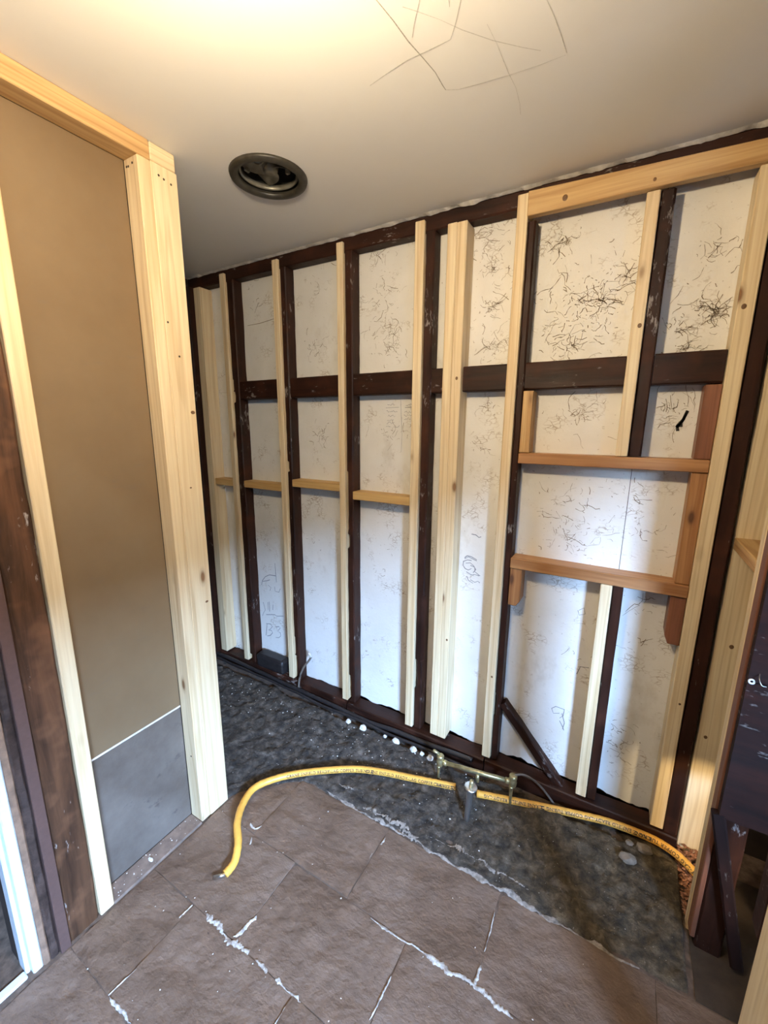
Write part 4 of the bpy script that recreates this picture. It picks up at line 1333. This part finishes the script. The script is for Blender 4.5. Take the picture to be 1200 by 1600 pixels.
tube('sheath', smooth_path([(-1.535, 1.640, 0.050), (-1.525, 1.642, 0.12), (-1.50, 1.65, 0.19), (-1.47, 1.662, 0.235), (-1.455, 1.668, 0.262)], 6), 0.006, GREYCABLE, cs, 8)
tube('tip', [Vector((-1.455, 1.668, 0.262)), Vector((-1.462, 1.666, 0.276)), Vector((-1.468, 1.664, 0.288))], 0.0068, CHIP, cs, 8)
bk, c0 = box_mesh('black_block', (-1.895, 1.645, 0.076), (-1.665, 1.728, 0.168), 0.022, None, 3)
for v in bk.vertices:
    v.co += Vector((0.004, 0.004, 0.006)) * noise.noise(v.co * 30)
tag(link('black_block', bk, BLACKCABLE, None, c0), 'rounded black block lying on the sole plate in the second bay', 'block')

# lumps of plaster and stone
GP = 'loose white plaster lumps along the wall foot'
for k, (x, y, r, lab) in enumerate([
        (-1.135, 1.585, 0.014, 'small white plaster lump below the fourth stud'),
        (-1.037, 1.578, 0.019, 'largest white plaster lump, right of the fourth stud'),
        (-0.85, 1.592, 0.022, 'jagged white plaster lump left of the doubled post'),
        (-0.91, 1.588, 0.010, 'tiny white plaster lump between two larger ones'),
        (-0.747, 1.582, 0.017, 'white plaster lump below the doubled post'),
        (-0.655, 1.580, 0.016, 'white plaster lump nearest the left brass elbow'),
        (-0.70, 1.585, 0.011, 'small white plaster lump left of the brass elbow')]):
    lump('plaster_lump', (x, y, dirt_z(x, y) + r * 0.35), r, CHIP, None, (1, 0.8, 0.95), k + 1)
    tag(bpy.context.scene.objects[-1] if False else COL.objects[-1], lab, 'plaster lump', GP)
o = lump('plaster_lump', (-1.352, 0.632, 0.0085), 0.007, CHIP, None, (1.9, 0.9, 0.55), 21)
tag(o, 'small white plaster chip on the sole plate of the left partition', 'plaster lump')
for k, (x, y, r, lab) in enumerate([(0.216, 1.585, 0.022, 'pale brown stone below the yellow pipe at the right'), (0.17, 1.592, 0.012, 'small pinkish stone beside the larger one under the yellow pipe'),
                                    (0.165, 1.52, 0.024, 'flat brown stone half buried in the earth at the right')]):
    tag(lump('stone', (x, y, dirt_z(x, y) + r * 0.25), r, STONE, None, (1.2, 0.9, 0.7), 40 + k), lab, 'stone', 'stones at the right end of the earth strip')


def scatter(name, n, fn, rlo, rhi, mat, label, cat, parent=None):
    vs, fs = [], []
    for i in range(n):
        x, y, z = fn()
        r = R.uniform(rlo, rhi)
        b = len(vs)
        q = [Vector((R.gauss(0, 1), R.gauss(0, 1), R.gauss(0, 0.6))).normalized() * r * R.uniform(0.6, 1.2) for _ in range(4)]
        for d in ((1, 0, 0), (-1, 0, 0), (0, 1, 0), (0, -1, 0), (0, 0, 1), (0, 0, -1)):
            vv = Vector(d) * r * R.uniform(0.55, 1.25)
            vs.append((x + vv.x, y + vv.y, z + vv.z * 0.6 + r * 0.2))
        for (i0, i1, i2) in ((0, 2, 4), (2, 1, 4), (1, 3, 4), (3, 0, 4), (2, 0, 5), (1, 2, 5), (3, 1, 5), (0, 3, 5)):
            fs.append((b + i0, b + i1, b + i2))
    return tag(link(name, mesh(name, vs, fs), mat, parent or floor), label, cat, None, 'stuff')


def f_dirt():
    while True:
        x, y = R.uniform(-2.2, -0.3), R.gauss(1.5, 0.09)
        if yb(x) + 0.02 < y < 1.62:
            return x, y, dirt_z(x, y)


def f_flags():
    if R.random() < 0.45:
        y = R.choice([0.623, 0.90, 0.357]) + R.gauss(0, 0.012)
        return R.uniform(-1.3, 0.0), y, 0.001
    return R.uniform(-1.3, 0.1), R.uniform(0.3, 1.15), 0.001


def f_ledge():
    return R.uniform(-1.388, -1.325), R.uniform(0.5, 0.82), 0.006


scatter('plaster_crumbs', 240, f_dirt, 0.0012, 0.0045, CHIP, None, None)
scatter('floor_crumbs', 70, f_flags, 0.001, 0.0032, CHIP, None, None)
scatter('ledge_crumbs', 40, f_ledge, 0.001, 0.0028, CHIP, None, None, part)
scatter('dark_clods', 260, lambda: (lambda x, y: (x, y, dirt_z(x, y)))(R.uniform(-2.2, 0.28), R.uniform(1.24, 1.6)), 0.003, 0.009, DIRT, None, None)
scatter('corner_rubble', 500, lambda: (R.uniform(0.326, 0.395), R.uniform(1.43, 1.685), R.uniform(-0.012, 0.03)), 0.004, 0.011, RUBBLE, 'reddish wood chips heaped in the right corner behind the stud', None)
